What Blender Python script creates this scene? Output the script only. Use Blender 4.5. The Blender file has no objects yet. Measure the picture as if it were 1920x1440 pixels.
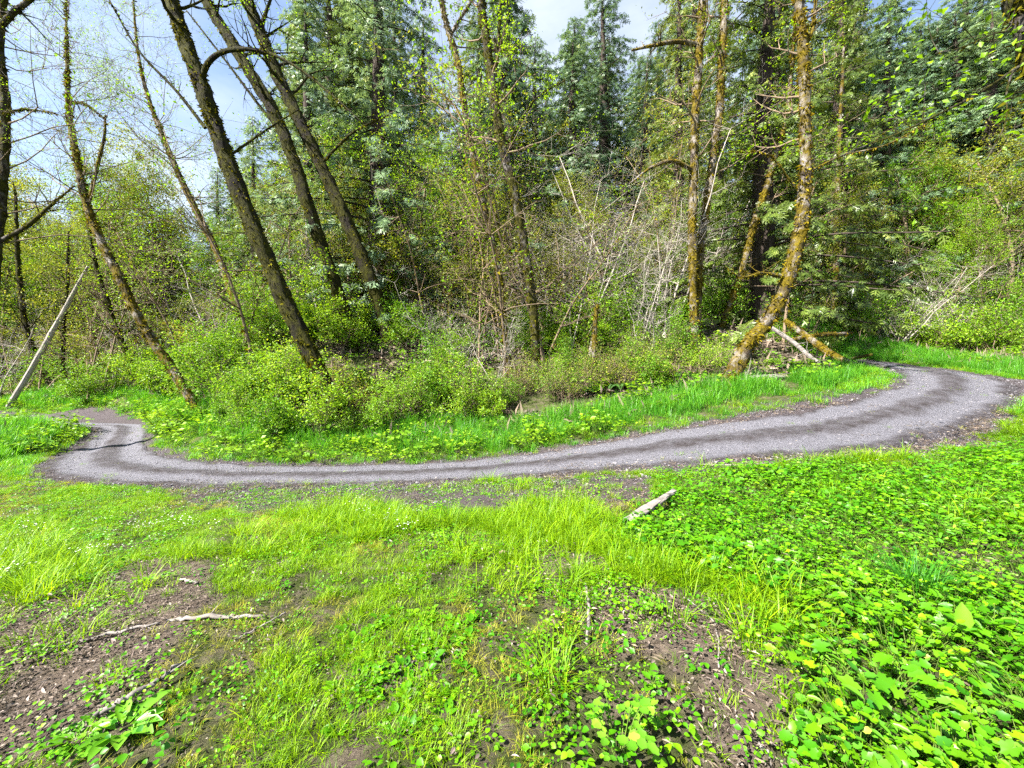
import bpy, math, random
import numpy as np
R = math.radians
scene = bpy.context.scene
# ---------------------------------------------------------------- camera
F = 746.7                     # focal length in pixels of the 1920 x 1440 photograph
PITCH = math.atan(20.0 / F)   # eye level a little above the picture's middle
CAM = np.array([0.0, 0.0, 1.6])
cd = bpy.data.cameras.new('camera'); cam = bpy.data.objects.new('camera', cd)
scene.collection.objects.link(cam); scene.camera = cam
cd.sensor_width = 36.0; cd.lens = 14.0; cd.clip_start = 0.05; cd.clip_end = 2000
cam.location = CAM; cam.rotation_euler = (R(90) - PITCH, 0, 0)
# ---------------------------------------------------------------- sky and sun
SUN = np.array([-0.68, -0.45, 0.84]); SUN /= np.linalg.norm(SUN)
elev = math.asin(SUN[2]); azim = math.atan2(SUN[0], SUN[1])
w = bpy.data.worlds.new('World'); scene.world = w; w.use_nodes = True
nt = w.node_tree; N = nt.nodes; L = nt.links
bg = N['Background']; bg.inputs[1].default_value = 0.06
sky = N.new('ShaderNodeTexSky'); sky.sky_type = 'NISHITA'; sky.sun_disc = False
sky.sun_elevation = elev; sky.sun_rotation = azim; sky.air_density = 1.0; sky.dust_density = 0.6
tc = N.new('ShaderNodeTexCoord'); mp = N.new('ShaderNodeMapping')
mp.inputs['Scale'].default_value = (1.0, 1.0, 2.6); mp.inputs['Location'].default_value = (1.9, 0.6, 0.3)
nz = N.new('ShaderNodeTexNoise'); nz.inputs['Scale'].default_value = 1.7; nz.inputs['Detail'].default_value = 7; nz.inputs['Roughness'].default_value = 0.55
cr = N.new('ShaderNodeValToRGB'); cr.color_ramp.elements[0].position = 0.45; cr.color_ramp.elements[0].color = (.08, .08, .08, 1); cr.color_ramp.elements[1].position = 0.80; cr.color_ramp.elements[1].color = (.85, .85, .85, 1)
mx = N.new('ShaderNodeMix'); mx.data_type = 'RGBA'; mx.inputs['B'].default_value = (4.3, 4.55, 4.8, 1)
L.new(tc.outputs['Generated'], mp.inputs[0]); L.new(mp.outputs[0], nz.inputs['Vector']); L.new(nz.outputs['Fac'], cr.inputs[0])
L.new(cr.outputs[0], mx.inputs['Factor']); L.new(sky.outputs[0], mx.inputs['A']); L.new(mx.outputs['Result'], bg.inputs[0])
sd = bpy.data.lights.new('sun', 'SUN'); sd.energy = 5.0; sd.angle = R(0.53); sd.color = (1.0, 0.95, 0.86)
sun = bpy.data.objects.new('sun', sd); scene.collection.objects.link(sun)
sun.rotation_euler = (R(90) - elev, 0, math.pi - azim)
vs = scene.view_settings; vs.view_transform = 'Standard'; vs.look = 'None'; vs.exposure = 2.4; vs.gamma = 1.0; vs.use_curve_mapping = False
cy = scene.cycles; cy.max_bounces = 5; cy.diffuse_bounces = 2; cy.glossy_bounces = 2; cy.transmission_bounces = 4; cy.transparent_max_bounces = 4
cy.use_denoising = False; cy.use_adaptive_sampling = True; cy.adaptive_threshold = 0.03
col = scene.collection
rs = np.random.RandomState
# ---------------------------------------------------------------- helpers
cP, sP = math.cos(PITCH), math.sin(PITCH)
def at(px, py, d):
    """world point seen at photo pixel (px, py), d metres out along the view's ground direction"""
    u, v = (px - 960) / F, (720 - py) / F
    dy = cP + v * sP; dz = -sP + v * cP
    t = d / dy
    return CAM + np.array([u * t, d, dz * t])
def nrm(a):
    a = np.asarray(a, float); return a / np.maximum(np.linalg.norm(a, axis=-1, keepdims=True), 1e-9)
def smooth(pts, n):
    """Catmull-Rom resample of an (m, k) array"""
    p = np.asarray(pts, float); m = len(p)
    if m == 2:
        t = np.linspace(0, 1, n)[:, None]; return p[0] * (1 - t) + p[1] * t
    q = np.vstack([2 * p[0] - p[1], p, 2 * p[-1] - p[-2]])
    s = np.linspace(0, m - 1 - 1e-6, n); i = s.astype(int); t = (s - i)[:, None]
    a, b, c, d = q[i], q[i + 1], q[i + 2], q[i + 3]
    return 0.5 * (2 * b + (c - a) * t + (2 * a - 5 * b + 4 * c - d) * t ** 2 + (3 * b - a - 3 * c + d) * t ** 3)
class MB:
    """collects triangles / quads and links them as one mesh"""
    def __init__(s): s.v = []; s.f = {3: [], 4: []}; s.m = {3: [], 4: []}; s.t = []; s.n = 0
    def add(s, v, f, tint=0.5, mat=0):
        v = np.asarray(v, float).reshape(-1, 3); f = np.asarray(f, int); k = f.shape[1]
        s.v.append(v); s.f[k].append(f + s.n); s.m[k].append(np.full(len(f), mat))
        s.t.append(np.broadcast_to(np.asarray(tint, float), (len(v),))); s.n += len(v)
    def tube(s, P, r, sides=6, tint=0.5, mat=0, rough=0.0, rng=None, cap=True):
        P = np.asarray(P, float); n = len(P); r = np.broadcast_to(np.asarray(r, float), (n,))
        T = nrm(np.gradient(P, axis=0)); ref = np.array([0.31, 0.95, 0.05]) if abs(T[0] @ np.array([0.31, .95, .05])) < .9 else np.array([1.0, 0, 0])
        A = nrm(np.cross(T, ref)); B = np.cross(T, A)
        an = np.arange(sides) * 2 * math.pi / sides
        rr = np.repeat(r[:, None], sides, 1)
        if rough and rng is not None:
            k = rng.uniform(-1, 1, (n, sides)); k = (k + np.roll(k, 1, 0) + np.roll(k, 1, 1)) / 1.8; rr = rr * (1 + rough * k)
        V = P[:, None, :] + rr[..., None] * (np.cos(an)[None, :, None] * A[:, None, :] + np.sin(an)[None, :, None] * B[:, None, :])
        i = np.arange(n - 1)[:, None] * sides; j = np.arange(sides)[None, :]; j2 = (j + 1) % sides
        f = np.stack([i + j, i + j2, i + sides + j2, i + sides + j], -1).reshape(-1, 4)
        s.add(V.reshape(-1, 3), f, tint, mat)
        if cap:
            c = s.n - n * sides
            for base, pt in ((0, P[0]), ((n - 1) * sides, P[-1])):
                s.add(pt[None], np.zeros((0, 3), int)); k = s.n - 1
                g = np.array([[c + base + q, c + base + (q + 1) % sides, k] for q in range(sides)]) - s.n
                s.f[3].append(g + s.n); s.m[3].append(np.full(sides, mat))
    def leaves(s, tmpl, pos, d, up, ln, wd, tint, mat=0):
        tv, tf = tmpl; pos = np.asarray(pos, float); n = len(pos)
        if n == 0: return
        d = nrm(d); side = nrm(np.cross(d, up)); nn = np.cross(side, d)
        ln = np.broadcast_to(np.asarray(ln, float), (n,))[:, None, None]; wd = np.broadcast_to(np.asarray(wd, float), (n,))[:, None, None]
        V = pos[:, None] + ln * tv[None, :, 0:1] * d[:, None] + wd * tv[None, :, 1:2] * side[:, None] + ln * tv[None, :, 2:3] * nn[:, None]
        f = (tf[None] + (np.arange(n) * len(tv))[:, None, None]).reshape(-1, tf.shape[1])
        s.add(V.reshape(-1, 3), f, np.repeat(np.broadcast_to(np.asarray(tint, float), (n,)), len(tv)), mat)
    def mesh(s, name, mats, smooth_=True):
        me = bpy.data.meshes.new(name); V = np.vstack(s.v)
        f3 = np.vstack(s.f[3]) if s.f[3] else np.zeros((0, 3), int); f4 = np.vstack(s.f[4]) if s.f[4] else np.zeros((0, 4), int)
        nl = f3.size + f4.size; me.vertices.add(len(V)); me.loops.add(nl); me.polygons.add(len(f3) + len(f4))
        me.vertices.foreach_set('co', V.ravel().astype(np.float32))
        me.loops.foreach_set('vertex_index', np.concatenate([f3.ravel(), f4.ravel()]).astype(np.int32))
        st = np.concatenate([np.arange(len(f3)) * 3, len(f3) * 3 + np.arange(len(f4)) * 4])
        me.polygons.foreach_set('loop_start', st.astype(np.int32))
        mi = np.concatenate([np.concatenate(s.m[3]) if s.m[3] else np.zeros(0), np.concatenate(s.m[4]) if s.m[4] else np.zeros(0)])
        me.polygons.foreach_set('material_index', mi.astype(np.int32))
        me.polygons.foreach_set('use_smooth', np.full(len(mi), smooth_))
        a = me.attributes.new('tint', 'FLOAT', 'POINT'); a.data.foreach_set('value', np.concatenate(s.t).astype(np.float32))
        for m in (mats if isinstance(mats, (list, tuple)) else [mats]): me.materials.append(m)
        me.update(calc_edges=True); return me
    def build(s, name, mats, parent=None, smooth_=True):
        o = bpy.data.objects.new(name, s.mesh(name, mats, smooth_)); col.objects.link(o)
        if parent is not None: o.parent = parent
        return o
def tag(o, label, cat=None, group=None, kind=None):
    o['label'] = label
    if cat: o['category'] = cat
    if group: o['group'] = group
    if kind: o['kind'] = kind
    return o
def empty(name, loc=(0, 0, 0), rz=0.0, sc=1.0):
    o = bpy.data.objects.new(name, None); col.objects.link(o); o.location = loc; o.rotation_euler = (0, 0, rz); o.scale = (sc,) * 3; o.empty_display_size = 0.1
    return o
def plant(name, parts, loc, rz, sc, label, cat, group=None, tilt=(0, 0), sz=None):
    """a thing from shared part meshes: parts = [(part name, mesh), ...]"""
    r = empty(name, loc, rz, sc); r.rotation_euler = (tilt[0], tilt[1], rz)
    if sz: r.scale = (sc, sc, sz)
    for pn, me in parts:
        o = bpy.data.objects.new(pn, me); col.objects.link(o); o.parent = r
        if pn in ('moss', 'crown', 'leaves', 'stems', 'blades'): o['kind'] = 'stuff'
    return tag(r, label, cat, group)
# ---------------------------------------------------------------- leaf templates (along, across, lift)
DIA = (np.array([[0, 0, 0], [.45, .5, .1], [1, 0, -.08], [.45, -.5, .1]]), np.array([[0, 1, 2], [0, 2, 3]]))
BLD = (np.array([[0, -.5, 0], [0, .5, 0], [.55, .32, .06], [.55, -.32, .06], [1, 0, -.1]]), np.array([[0, 1, 2], [0, 2, 3], [3, 2, 4]]))
def _oval(st, cup=.12, droop=.18):
    v = []; f = []
    for x, wv in st: v += [[x, .5 * wv, cup * wv - droop * x * x], [x, 0, -droop * x * x], [x, -.5 * wv, cup * wv - droop * x * x]]
    for i in range(len(st) - 1):
        a = 3 * i; b = a + 3
        for k in (0, 1): f += [[a + k, a + k + 1, b + k + 1], [a + k, b + k + 1, b + k]]
    return np.array(v), np.array(f)
OVAL = _oval([(0, .06), (.18, .62), (.4, 1), (.65, .86), (.86, .45), (1, .04)])
LONGL = _oval([(0, .1), (.2, .7), (.45, 1), (.75, .8), (1, .05)], .16, .1)
def _lobed(rad):
    n = len(rad); v = [[.42, 0, -.05]]; f = []
    for i, rr in enumerate(rad):
        a = math.pi + (i + .5) * 2 * math.pi / n
        v.append([.42 + .58 * rr * math.cos(a), rr * .62 * math.sin(a), .09 * rr])
    for i in range(n): f.append([0, 1 + i, 1 + (i + 1) % n])
    return np.array(v), np.array(f)
def _palm(n=26, lobes=5, depth=.34, ser=.07):
    v = [[.40, 0, -.06]]; f = []
    for i in range(n):
        a = math.pi + (i + .5) * 2 * math.pi / n; th = math.atan2(math.sin(a), math.cos(a)); rr_ = (1 - depth) + depth * abs(math.cos(lobes * th / 2)) ** .8 + ser * (1 if i % 2 else -1)
        rr_ *= .5 if abs(th) > 2.85 else 1.0; x = .40 + .60 * rr_ * math.cos(th); y = rr_ * .58 * math.sin(th); v.append([x, y, .20 * abs(y) - .16 * x * x])
    for i in range(n): f.append([0, 1 + i, 1 + (i + 1) % n])
    return np.array(v), np.array(f)
LOBE = _palm()
SERR = _lobed([.55, .8, .72, .95, .8, .98, .82, 1.0, 1.0, .82, .98, .8, .95, .72, .8, .55])
def _spray():
    v = []; f = []
    def tri(p0, p1, wd):
        p0 = np.array(p0, float); p1 = np.array(p1, float); dd = p1 - p0; q = np.array([-dd[1], dd[0], 0]); q /= np.linalg.norm(q); k = len(v)
        m = p0 + dd * .55
        v.extend([p0, m + q * wd, p1, m - q * wd]); f.extend([[k, k + 1, k + 2], [k, k + 2, k + 3]])
    tri([0, 0, 0], [1, 0, -.2], .07)
    for x, l in ((.15, .55), (.5, .5)):
        for sg in (1, -1): tri([x, 0, -.2 * x * x], [x + l * .72, sg * l * .75, -.2 * x * x - .16], .075)
    return np.array(v), np.array(f)
SPRAY = _spray()
# ---------------------------------------------------------------- materials
def newmat(name):
    m = bpy.data.materials.new(name); m.use_nodes = True; n = m.node_tree; return m, n, n.nodes, n.links
def mixrgb(n, l, fac, a, b, mode='MIX'):
    q = n.new('ShaderNodeMix'); q.data_type = 'RGBA'; q.blend_type = mode
    for s, val in (('Factor', fac), ('A', a), ('B', b)):
        if hasattr(val, 'links') or isinstance(val, bpy.types.NodeSocket): l.new(val, q.inputs[s])
        elif s == 'Factor': q.inputs[s].default_value = val
        else: q.inputs[s].default_value = (*val, 1)
    return q.outputs['Result']
def noise(n, l, scale, detail=4, rough=.55, vec=None, ramp=None):
    q = n.new('ShaderNodeTexNoise'); q.inputs['Scale'].default_value = scale; q.inputs['Detail'].default_value = detail; q.inputs['Roughness'].default_value = rough
    if vec is not None: l.new(vec, q.inputs['Vector'])
    o = q.outputs['Fac']
    if ramp:
        r = n.new('ShaderNodeMapRange'); r.inputs['From Min'].default_value = ramp[0]; r.inputs['From Max'].default_value = ramp[1]; l.new(o, r.inputs[0]); o = r.outputs[0]
    return o
def leafmat(name, dark, light, third=None, tr=.4, rough=.45, rnd=.3, spec=.3):
    m, nt_, n, l = newmat(name); p = n['Principled BSDF']; out = n['Material Output']
    a = n.new('ShaderNodeAttribute'); a.attribute_name = 'tint'
    ramp = n.new('ShaderNodeValToRGB'); e = ramp.color_ramp.elements; e[0].color = (*dark, 1); e[1].color = (*light, 1)
    if third: k = e.new(.86); k.color = (*light, 1); e[-1].color = (*third, 1)
    l.new(a.outputs['Fac'], ramp.inputs[0])
    oi = n.new('ShaderNodeObjectInfo'); mr = n.new('ShaderNodeMapRange'); mr.inputs['To Min'].default_value = 1 - rnd; mr.inputs['To Max'].default_value = 1 + rnd
    l.new(oi.outputs['Random'], mr.inputs[0])
    hs = n.new('ShaderNodeHueSaturation'); l.new(ramp.outputs[0], hs.inputs['Color']); l.new(mr.outputs[0], hs.inputs['Value'])
    mr2 = n.new('ShaderNodeMapRange'); mr2.inputs['To Min'].default_value = .5 + rnd * .06; mr2.inputs['To Max'].default_value = .5 - rnd * .06; l.new(oi.outputs['Random'], mr2.inputs[0]); l.new(mr2.outputs[0], hs.inputs['Hue'])
    l.new(hs.outputs[0], p.inputs['Base Color']); p.inputs['Roughness'].default_value = rough; p.inputs['Specular IOR Level'].default_value = spec
    if tr:
        t = n.new('ShaderNodeBsdfTranslucent'); l.new(mixrgb(n, l, 1.0, hs.outputs[0], (1.25, 1.15, .6), 'MULTIPLY'), t.inputs[0])
        ms = n.new('ShaderNodeMixShader'); ms.inputs[0].default_value = tr; l.new(p.outputs[0], ms.inputs[1]); l.new(t.outputs[0], ms.inputs[2]); l.new(ms.outputs[0], out.inputs[0])
    return m
def barkmat(name, c1, c2, moss, amount, scale=6.0, pale=None):
    """bark with lichen blotches and moss patches"""
    m, nt_, n, l = newmat(name); p = n['Principled BSDF']; t = n.new('ShaderNodeTexCoord'); mp_ = n.new('ShaderNodeMapping'); mp_.inputs['Scale'].default_value = (1, 1, .28)
    l.new(t.outputs['Object'], mp_.inputs[0])
    fine = noise(n, l, scale * 2.2, 8, .75, mp_.outputs[0], (.40, .60)); c = mixrgb(n, l, fine, c1, c2)
    if pale: c = mixrgb(n, l, noise(n, l, scale * .7, 4, .6, t.outputs['Object'], (.46, .56)), c, pale)
    mk = noise(n, l, scale * .42, 6, .7, t.outputs['Object'], (.62 - .34 * amount, .74 - .34 * amount))
    mcol = mixrgb(n, l, noise(n, l, 9, 7, .75, t.outputs['Object'], (.40, .60)), moss, tuple(x * .28 for x in moss)); c = mixrgb(n, l, mk, c, mcol)
    l.new(c, p.inputs['Base Color']); p.inputs['Roughness'].default_value = .9; p.inputs['Specular IOR Level'].default_value = .15
    b = n.new('ShaderNodeBump'); b.inputs['Strength'].default_value = 1.0; b.inputs['Distance'].default_value = .12; l.new(noise(n, l, scale * 2, 9, .7, mp_.outputs[0]), b.inputs['Height']); l.new(b.outputs[0], p.inputs['Normal'])
    return m
def plainmat(name, c1, c2, scale=14, rough=.85, stretch=(1, 1, 1)):
    m, nt_, n, l = newmat(name); p = n['Principled BSDF']; t = n.new('ShaderNodeTexCoord'); mp_ = n.new('ShaderNodeMapping'); mp_.inputs['Scale'].default_value = stretch; l.new(t.outputs['Object'], mp_.inputs[0])
    c = mixrgb(n, l, noise(n, l, scale, 6, .65, mp_.outputs[0], (.32, .68)), c1, c2); a = n.new('ShaderNodeAttribute'); a.attribute_name = 'tint'
    mr = n.new('ShaderNodeMapRange'); mr.inputs['To Min'].default_value = .55; mr.inputs['To Max'].default_value = 1.45; l.new(a.outputs['Fac'], mr.inputs[0])
    hs = n.new('ShaderNodeHueSaturation'); l.new(c, hs.inputs['Color']); l.new(mr.outputs[0], hs.inputs['Value']); l.new(hs.outputs[0], p.inputs['Base Color']); p.inputs['Roughness'].default_value = rough; p.inputs['Specular IOR Level'].default_value = .2
    b = n.new('ShaderNodeBump'); b.inputs['Strength'].default_value = .6; b.inputs['Distance'].default_value = .01; l.new(noise(n, l, scale * 3, 5, .6, mp_.outputs[0]), b.inputs['Height']); l.new(b.outputs[0], p.inputs['Normal'])
    return m
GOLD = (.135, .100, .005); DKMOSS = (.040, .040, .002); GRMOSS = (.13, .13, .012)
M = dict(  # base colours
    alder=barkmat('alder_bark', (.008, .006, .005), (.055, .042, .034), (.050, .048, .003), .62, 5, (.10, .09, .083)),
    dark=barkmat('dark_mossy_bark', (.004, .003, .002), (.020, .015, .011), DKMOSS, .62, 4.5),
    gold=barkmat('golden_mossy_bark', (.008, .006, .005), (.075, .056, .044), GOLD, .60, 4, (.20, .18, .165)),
    conbark=plainmat('conifer_bark', (.016, .012, .010), (.060, .046, .038), 10, .95, (1, 1, .15)),
    pale=plainmat('pale_twig_bark', (.15, .13, .11), (.34, .31, .275), 20),
    brown=plainmat('brown_twig_bark', (.08, .055, .035), (.22, .165, .11), 20),
    deadwood=plainmat('weathered_deadwood', (.050, .043, .038), (.21, .19, .175), 18, .9, (.2, 1, 1)),
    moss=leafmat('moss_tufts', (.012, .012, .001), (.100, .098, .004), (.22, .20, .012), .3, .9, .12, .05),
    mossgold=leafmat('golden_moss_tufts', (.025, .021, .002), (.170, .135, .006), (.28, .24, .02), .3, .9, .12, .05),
    cedar=leafmat('cedar_foliage', (.030, .078, .034), (.170, .260, .130), (.36, .44, .30), .34, .45, .35, .4),
    hemlock=leafmat('hemlock_foliage', (.026, .056, .009), (.135, .190, .028), (.28, .31, .08), .34, .4, .25, .4),
    maple=leafmat('young_maple_leaves', (.08, .125, .009), (.22, .265, .024), (.32, .33, .05), .45, .5, .3),
    lime=leafmat('lime_spring_leaves', (.09, .20, .005), (.19, .34, .010), (.24, .38, .015), .5, .45, .12),
    bush=leafmat('bramble_bush_leaves', (.065, .180, .008), (.205, .370, .014), (.30, .43, .03), .45, .45, .22),
    grass=leafmat('lawn_grass', (.060, .165, .001), (.275, .460, .004), (.55, .48, .09), .5, .5, .2),
    dry=leafmat('dry_straw_grass', (.15, .20, .008), (.36, .35, .035), (.52, .40, .15), .42, .6, .2),
    tall=leafmat('tall_meadow_grass', (.040, .180, .012), (.150, .400, .026), (.36, .46, .06), .5, .4, .2),
    cover=leafmat('groundcover_leaves', (.035, .150, .003), (.120, .325, .004), (.175, .40, .006), .42, .42, .28),
    dock=leafmat('dock_leaves', (.06, .20, .010), (.15, .36, .020), (.26, .44, .04), .4, .38, .12),
    fern=leafmat('fern_fronds', (.015, .055, .008), (.055, .14, .018), (.12, .2, .03), .25, .35, .15, .5),
    stem=plainmat('green_stem', (.035, .075, .008), (.10, .15, .02), 30),
    litter=leafmat('dead_leaf_litter', (.020, .016, .014), (.150, .120, .100), (.26, .22, .19), .1, .8, .25, .15),
    straw=leafmat('straw_litter', (.06, .044, .034), (.20, .155, .115), (.40, .34, .26), .1, .7, .2, .2),
    flower=leafmat('white_petals', (.62, .65, .62), (.8, .8, .8), None, .3, .5, .05),
    stone=plainmat('gravel_stone', (.05, .046, .05), (.20, .19, .205), 30),
)
# ---------------------------------------------------------------- layout: road sections (outer, inner), each pixel + metres out
SEC = [((-420, 802, 17), (-420, 793, 20)), ((-150, 802, 15.6), (-150, 792, 18.6)), ((60, 801, 15.0), (90, 790, 18.4)), ((170, 802, 14.6), (250, 794, 16.8)), ((165, 820, 13.4), (280, 810, 14.4)), ((110, 850, 11.5), (278, 832, 12.3)),
       ((62, 885, 9.2), (320, 852, 10.7)), ((180, 908, 8.1), (400, 865, 9.8)), ((400, 914, 7.6), (560, 871, 9.5)), ((700, 911, 7.2), (760, 869, 9.3)),
       ((1000, 898, 6.8), (1000, 850, 9.1)), ((1200, 882, 6.5), (1200, 815, 8.9)), ((1400, 866, 6.3), (1380, 786, 8.7)), ((1600, 850, 6.3), (1520, 765, 8.9)),
       ((1780, 815, 7.2), (1620, 743, 9.6)), ((1885, 775, 8.8), (1672, 722, 10.8)), ((1915, 745, 10.8), (1682, 708, 12.0)), ((1905, 718, 13), (1675, 699, 13.2)),
       ((1830, 702, 16), (1660, 690, 15)), ((1740, 689, 19), (1640, 683, 17.5)), ((1650, 678, 20.5), (1608, 676, 18.8)), ((1550, 671, 22), (1520, 670, 20)), ((1430, 664, 22.5), (1410, 664, 20.5))]
EO = smooth([at(*a) for a, b in SEC], 400); EI = smooth([at(*b) for a, b in SEC], 400)
# trunks seen one by one: name -> (pixel x, pixel y, metres out, pixel width)
HERO = {
 'lean': [(648, 800, 12, 44), (600, 700, 12, 46), (540, 578, 12, 47), (485, 450, 12, 46), (440, 340, 12, 45), (405, 245, 12, 43), (378, 165, 12, 42), (345, 80, 12, 39), (318, 0, 12, 36), (292, -90, 12, 32), (262, -210, 12, 26), (240, -330, 12, 17), (228, -440, 12, 8)],
 'twin_a': [(672, 655, 16, 27), (630, 540, 16, 28), (590, 420, 16, 27), (552, 300, 16, 26), (510, 200, 16, 25), (455, 110, 16, 24), (395, 10, 16, 22), (350, -80, 16, 18), (300, -200, 16, 12), (280, -300, 16, 5)],
 'twin_b': [(735, 640, 16.5, 30), (700, 540, 16.5, 29), (655, 430, 16.5, 28), (605, 320, 16.5, 27), (560, 225, 16.5, 26), (512, 120, 16.5, 25), (470, 10, 16.5, 23), (440, -90, 16.5, 18), (415, -200, 16.5, 11), (400, -300, 16.5, 5)],
 'mid_a': [(955, 700, 15.5, 17), (945, 600, 15.5, 17), (935, 500, 15.5, 17), (905, 370, 15.5, 18), (880, 250, 15.5, 18), (860, 120, 15.5, 17), (842, 50, 15.5, 15), (830, -10, 15.5, 14), (812, -120, 15.5, 10), (800, -240, 15.5, 5)],
 'mid_b': [(1004, 715, 14.5, 27), (1003, 620, 14.5, 27), (990, 500, 14.5, 27), (968, 380, 14.5, 27), (940, 265, 14.5, 26), (922, 150, 14.5, 25), (908, 50, 14.5, 23), (902, -20, 14.5, 21), (895, -150, 14.5, 15), (890, -290, 14.5, 6)],
 'right_a': [(1303, 660, 15, 22), (1302, 560, 15, 23), (1300, 430, 15, 24), (1303, 300, 15, 23), (1306, 180, 15, 22), (1312, 60, 15, 21), (1316, -30, 15, 19), (1320, -160, 15, 13), (1322, -290, 15, 5)],
 'right_b': [(1308, 640, 15.4, 18), (1310, 520, 15.4, 19), (1318, 430, 15.4, 20), (1336, 300, 15.4, 22), (1347, 180, 15.4, 21), (1352, 60, 15.4, 19), (1355, -40, 15.4, 17), (1360, -170, 15.4, 11), (1362, -280, 15.4, 5)],
 'slant': [(1352, 610, 16.5, 16), (1385, 520, 16.5, 19), (1412, 425, 16.5, 20), (1440, 330, 16.5, 17), (1468, 225, 16.5, 13), (1480, 120, 16.5, 9), (1488, 30, 16.5, 4)],
 'curve': [(1362, 722, 11.5, 46), (1400, 650, 11.5, 42), (1445, 588, 11.5, 40), (1482, 500, 11.5, 38), (1503, 410, 11.5, 36), (1507, 310, 11.5, 31), (1506, 200, 11.5, 27), (1503, 100, 11.5, 26), (1494, 0, 11.5, 25), (1488, -100, 11.5, 20), (1480, -230, 11.5, 13), (1476, -350, 11.5, 5)],
 'post': [(1564, 612, 25, 15), (1566, 500, 25, 14), (1568, 400, 25, 13), (1572, 290, 25, 11), (1576, 170, 25, 8), (1580, 60, 25, 4)],
 'edge': [(-64, 852, 11, 36), (-30, 660, 11, 33), (-8, 480, 11, 26), (2, 330, 11, 23), (4, 200, 11, 22), (-2, 90, 11, 20), (4, -10, 11, 17), (10, -130, 11, 12), (14, -260, 11, 5)],
 'birch': [(372, 762, 14, 26), (322, 690, 14, 25), (270, 615, 14, 24), (225, 520, 14, 23), (185, 440, 14, 21), (160, 370, 14, 19), (143, 290, 14, 16), (128, 200, 14, 13), (122, 120, 14, 9), (118, 30, 14, 5), (116, -60, 14, 3)],
 'pale_lean': [(478, 640, 18, 21), (440, 560, 18, 21), (405, 470, 18, 19), (370, 400, 18, 17), (335, 330, 18, 15), (305, 255, 18, 13), (280, 190, 18, 10), (262, 120, 18, 8), (252, 30, 18, 5), (248, -60, 18, 3)],
 'dark_small': [(104, 728, 23, 16), (66, 670, 23, 17), (45, 610, 23, 15), (34, 530, 23, 13), (28, 440, 23, 10), (24, 340, 23, 5)],
 'upright_small': [(124, 730, 22.5, 13), (117, 670, 22.5, 12), (121, 600, 22.5, 11), (128, 520, 22.5, 9), (132, 430, 22.5, 5)],
 'back_lean': [(262, 728, 21, 17), (240, 670, 21, 16), (212, 600, 21, 15), (190, 530, 21, 13), (172, 450, 21, 10), (160, 360, 21, 6)],
}
CTL = [np.array(p, float) for p in [(0, 0, 0), (-4, 0, 0), (4, 0, .1), (0, 2.5, 0), (-3, 3, -.1), (3, 3, .1), (4.4, 3.5, .2), (7.5, 3.5, .35), (-6, 3.5, -.35), (0, 4.8, -.14), (-3, 5, -.3), (3, 4.8, .04), (0, -5, 0), (-6, -5, -.2), (6, -5, .2),
       (-30, 10, -1.4), (-30, 22, -.8), (-45, -12, -1), (0, -30, 0), (35, 8, 3), (45, -12, 3), (38, 25, 10), (-45, 40, 1.5), (-70, 80, 6), (0, 90, 24), (60, 90, 34), (-60, 110, 9), (80, 40, 22), (0, 120, 28), (80, 120, 40)]]
CTL += list(EO[::14]) + list(EI[::14])
CTL += [at(*p[0][:3]) for p in HERO.values()]
CTL += [at(*p) for p in [(70, 806, 13.1), (-60, 804, 13.2), (300, 792, 14), (180, 745, 22.5), (40, 750, 23), (420, 735, 18), (500, 700, 19), (800, 775, 12.5), (900, 765, 13), (1150, 745, 12), (1250, 730, 12.5), (1560, 705, 13), (1600, 690, 15.5), (1780, 672, 24), (1880, 668, 21), (1700, 650, 28),
        (200, 700, 26), (600, 650, 26), (850, 630, 24), (1020, 620, 26), (1200, 600, 24), (1450, 600, 22), (1850, 620, 28), (0, 660, 40), (300, 590, 44), (600, 510, 46), (900, 480, 46), (1200, 450, 46), (1500, 430, 44), (1750, 430, 46), (1900, 400, 44)]]
CTL = np.array(CTL)
def _phi(r2): return np.where(r2 > 1e-12, .5 * r2 * np.log(np.maximum(r2, 1e-12)), 0)
_n = len(CTL); _K = _phi(((CTL[:, None, :2] - CTL[None, :, :2]) ** 2).sum(-1)) + np.eye(_n) * .6
_A = np.zeros((_n + 3, _n + 3)); _A[:_n, :_n] = _K; _A[:_n, _n] = 1; _A[:_n, _n + 1:] = CTL[:, :2]; _A[_n, :_n] = 1; _A[_n + 1:, :_n] = CTL[:, :2].T
_W = np.linalg.solve(_A, np.concatenate([CTL[:, 2], np.zeros(3)]))
def zt(x, y):
    x = np.atleast_1d(np.asarray(x, float)); y = np.atleast_1d(np.asarray(y, float)); o = np.empty(len(x))
    for i in range(0, len(x), 20000):
        a, b = x[i:i + 20000], y[i:i + 20000]
        o[i:i + 20000] = _phi((a[:, None] - CTL[None, :, 0]) ** 2 + (b[:, None] - CTL[None, :, 1]) ** 2) @ _W[:_n] + _W[_n] + a * _W[_n + 1] + b * _W[_n + 2]
    return o
def g1(x, y): return float(zt(x, y)[0])
def ground_at(px, py):
    """where the view ray through a photo pixel meets the terrain"""
    d = at(px, py, 1.0) - CAM; t = np.concatenate([np.arange(.6, 12, .04), np.arange(12, 60, .2)])
    P = CAM + t[:, None] * d; k = np.argmax(P[:, 2] < zt(P[:, 0], P[:, 1])); return P[k]
def on(px, d, lift=0.0):
    x = (px - 960) / F * d / cP; return np.array([x, d, g1(x, d) + lift])
RC = (EO[:, :2] + EI[:, :2]) / 2; RH = np.linalg.norm(EO[:, :2] - EI[:, :2], axis=1) / 2; RT = nrm(np.gradient(RC, axis=0)); RN = np.stack([RT[:, 1], -RT[:, 0]], 1)
RN *= np.sign(((EO - EI)[:, :2] * RN).sum(1))[:, None]
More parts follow.
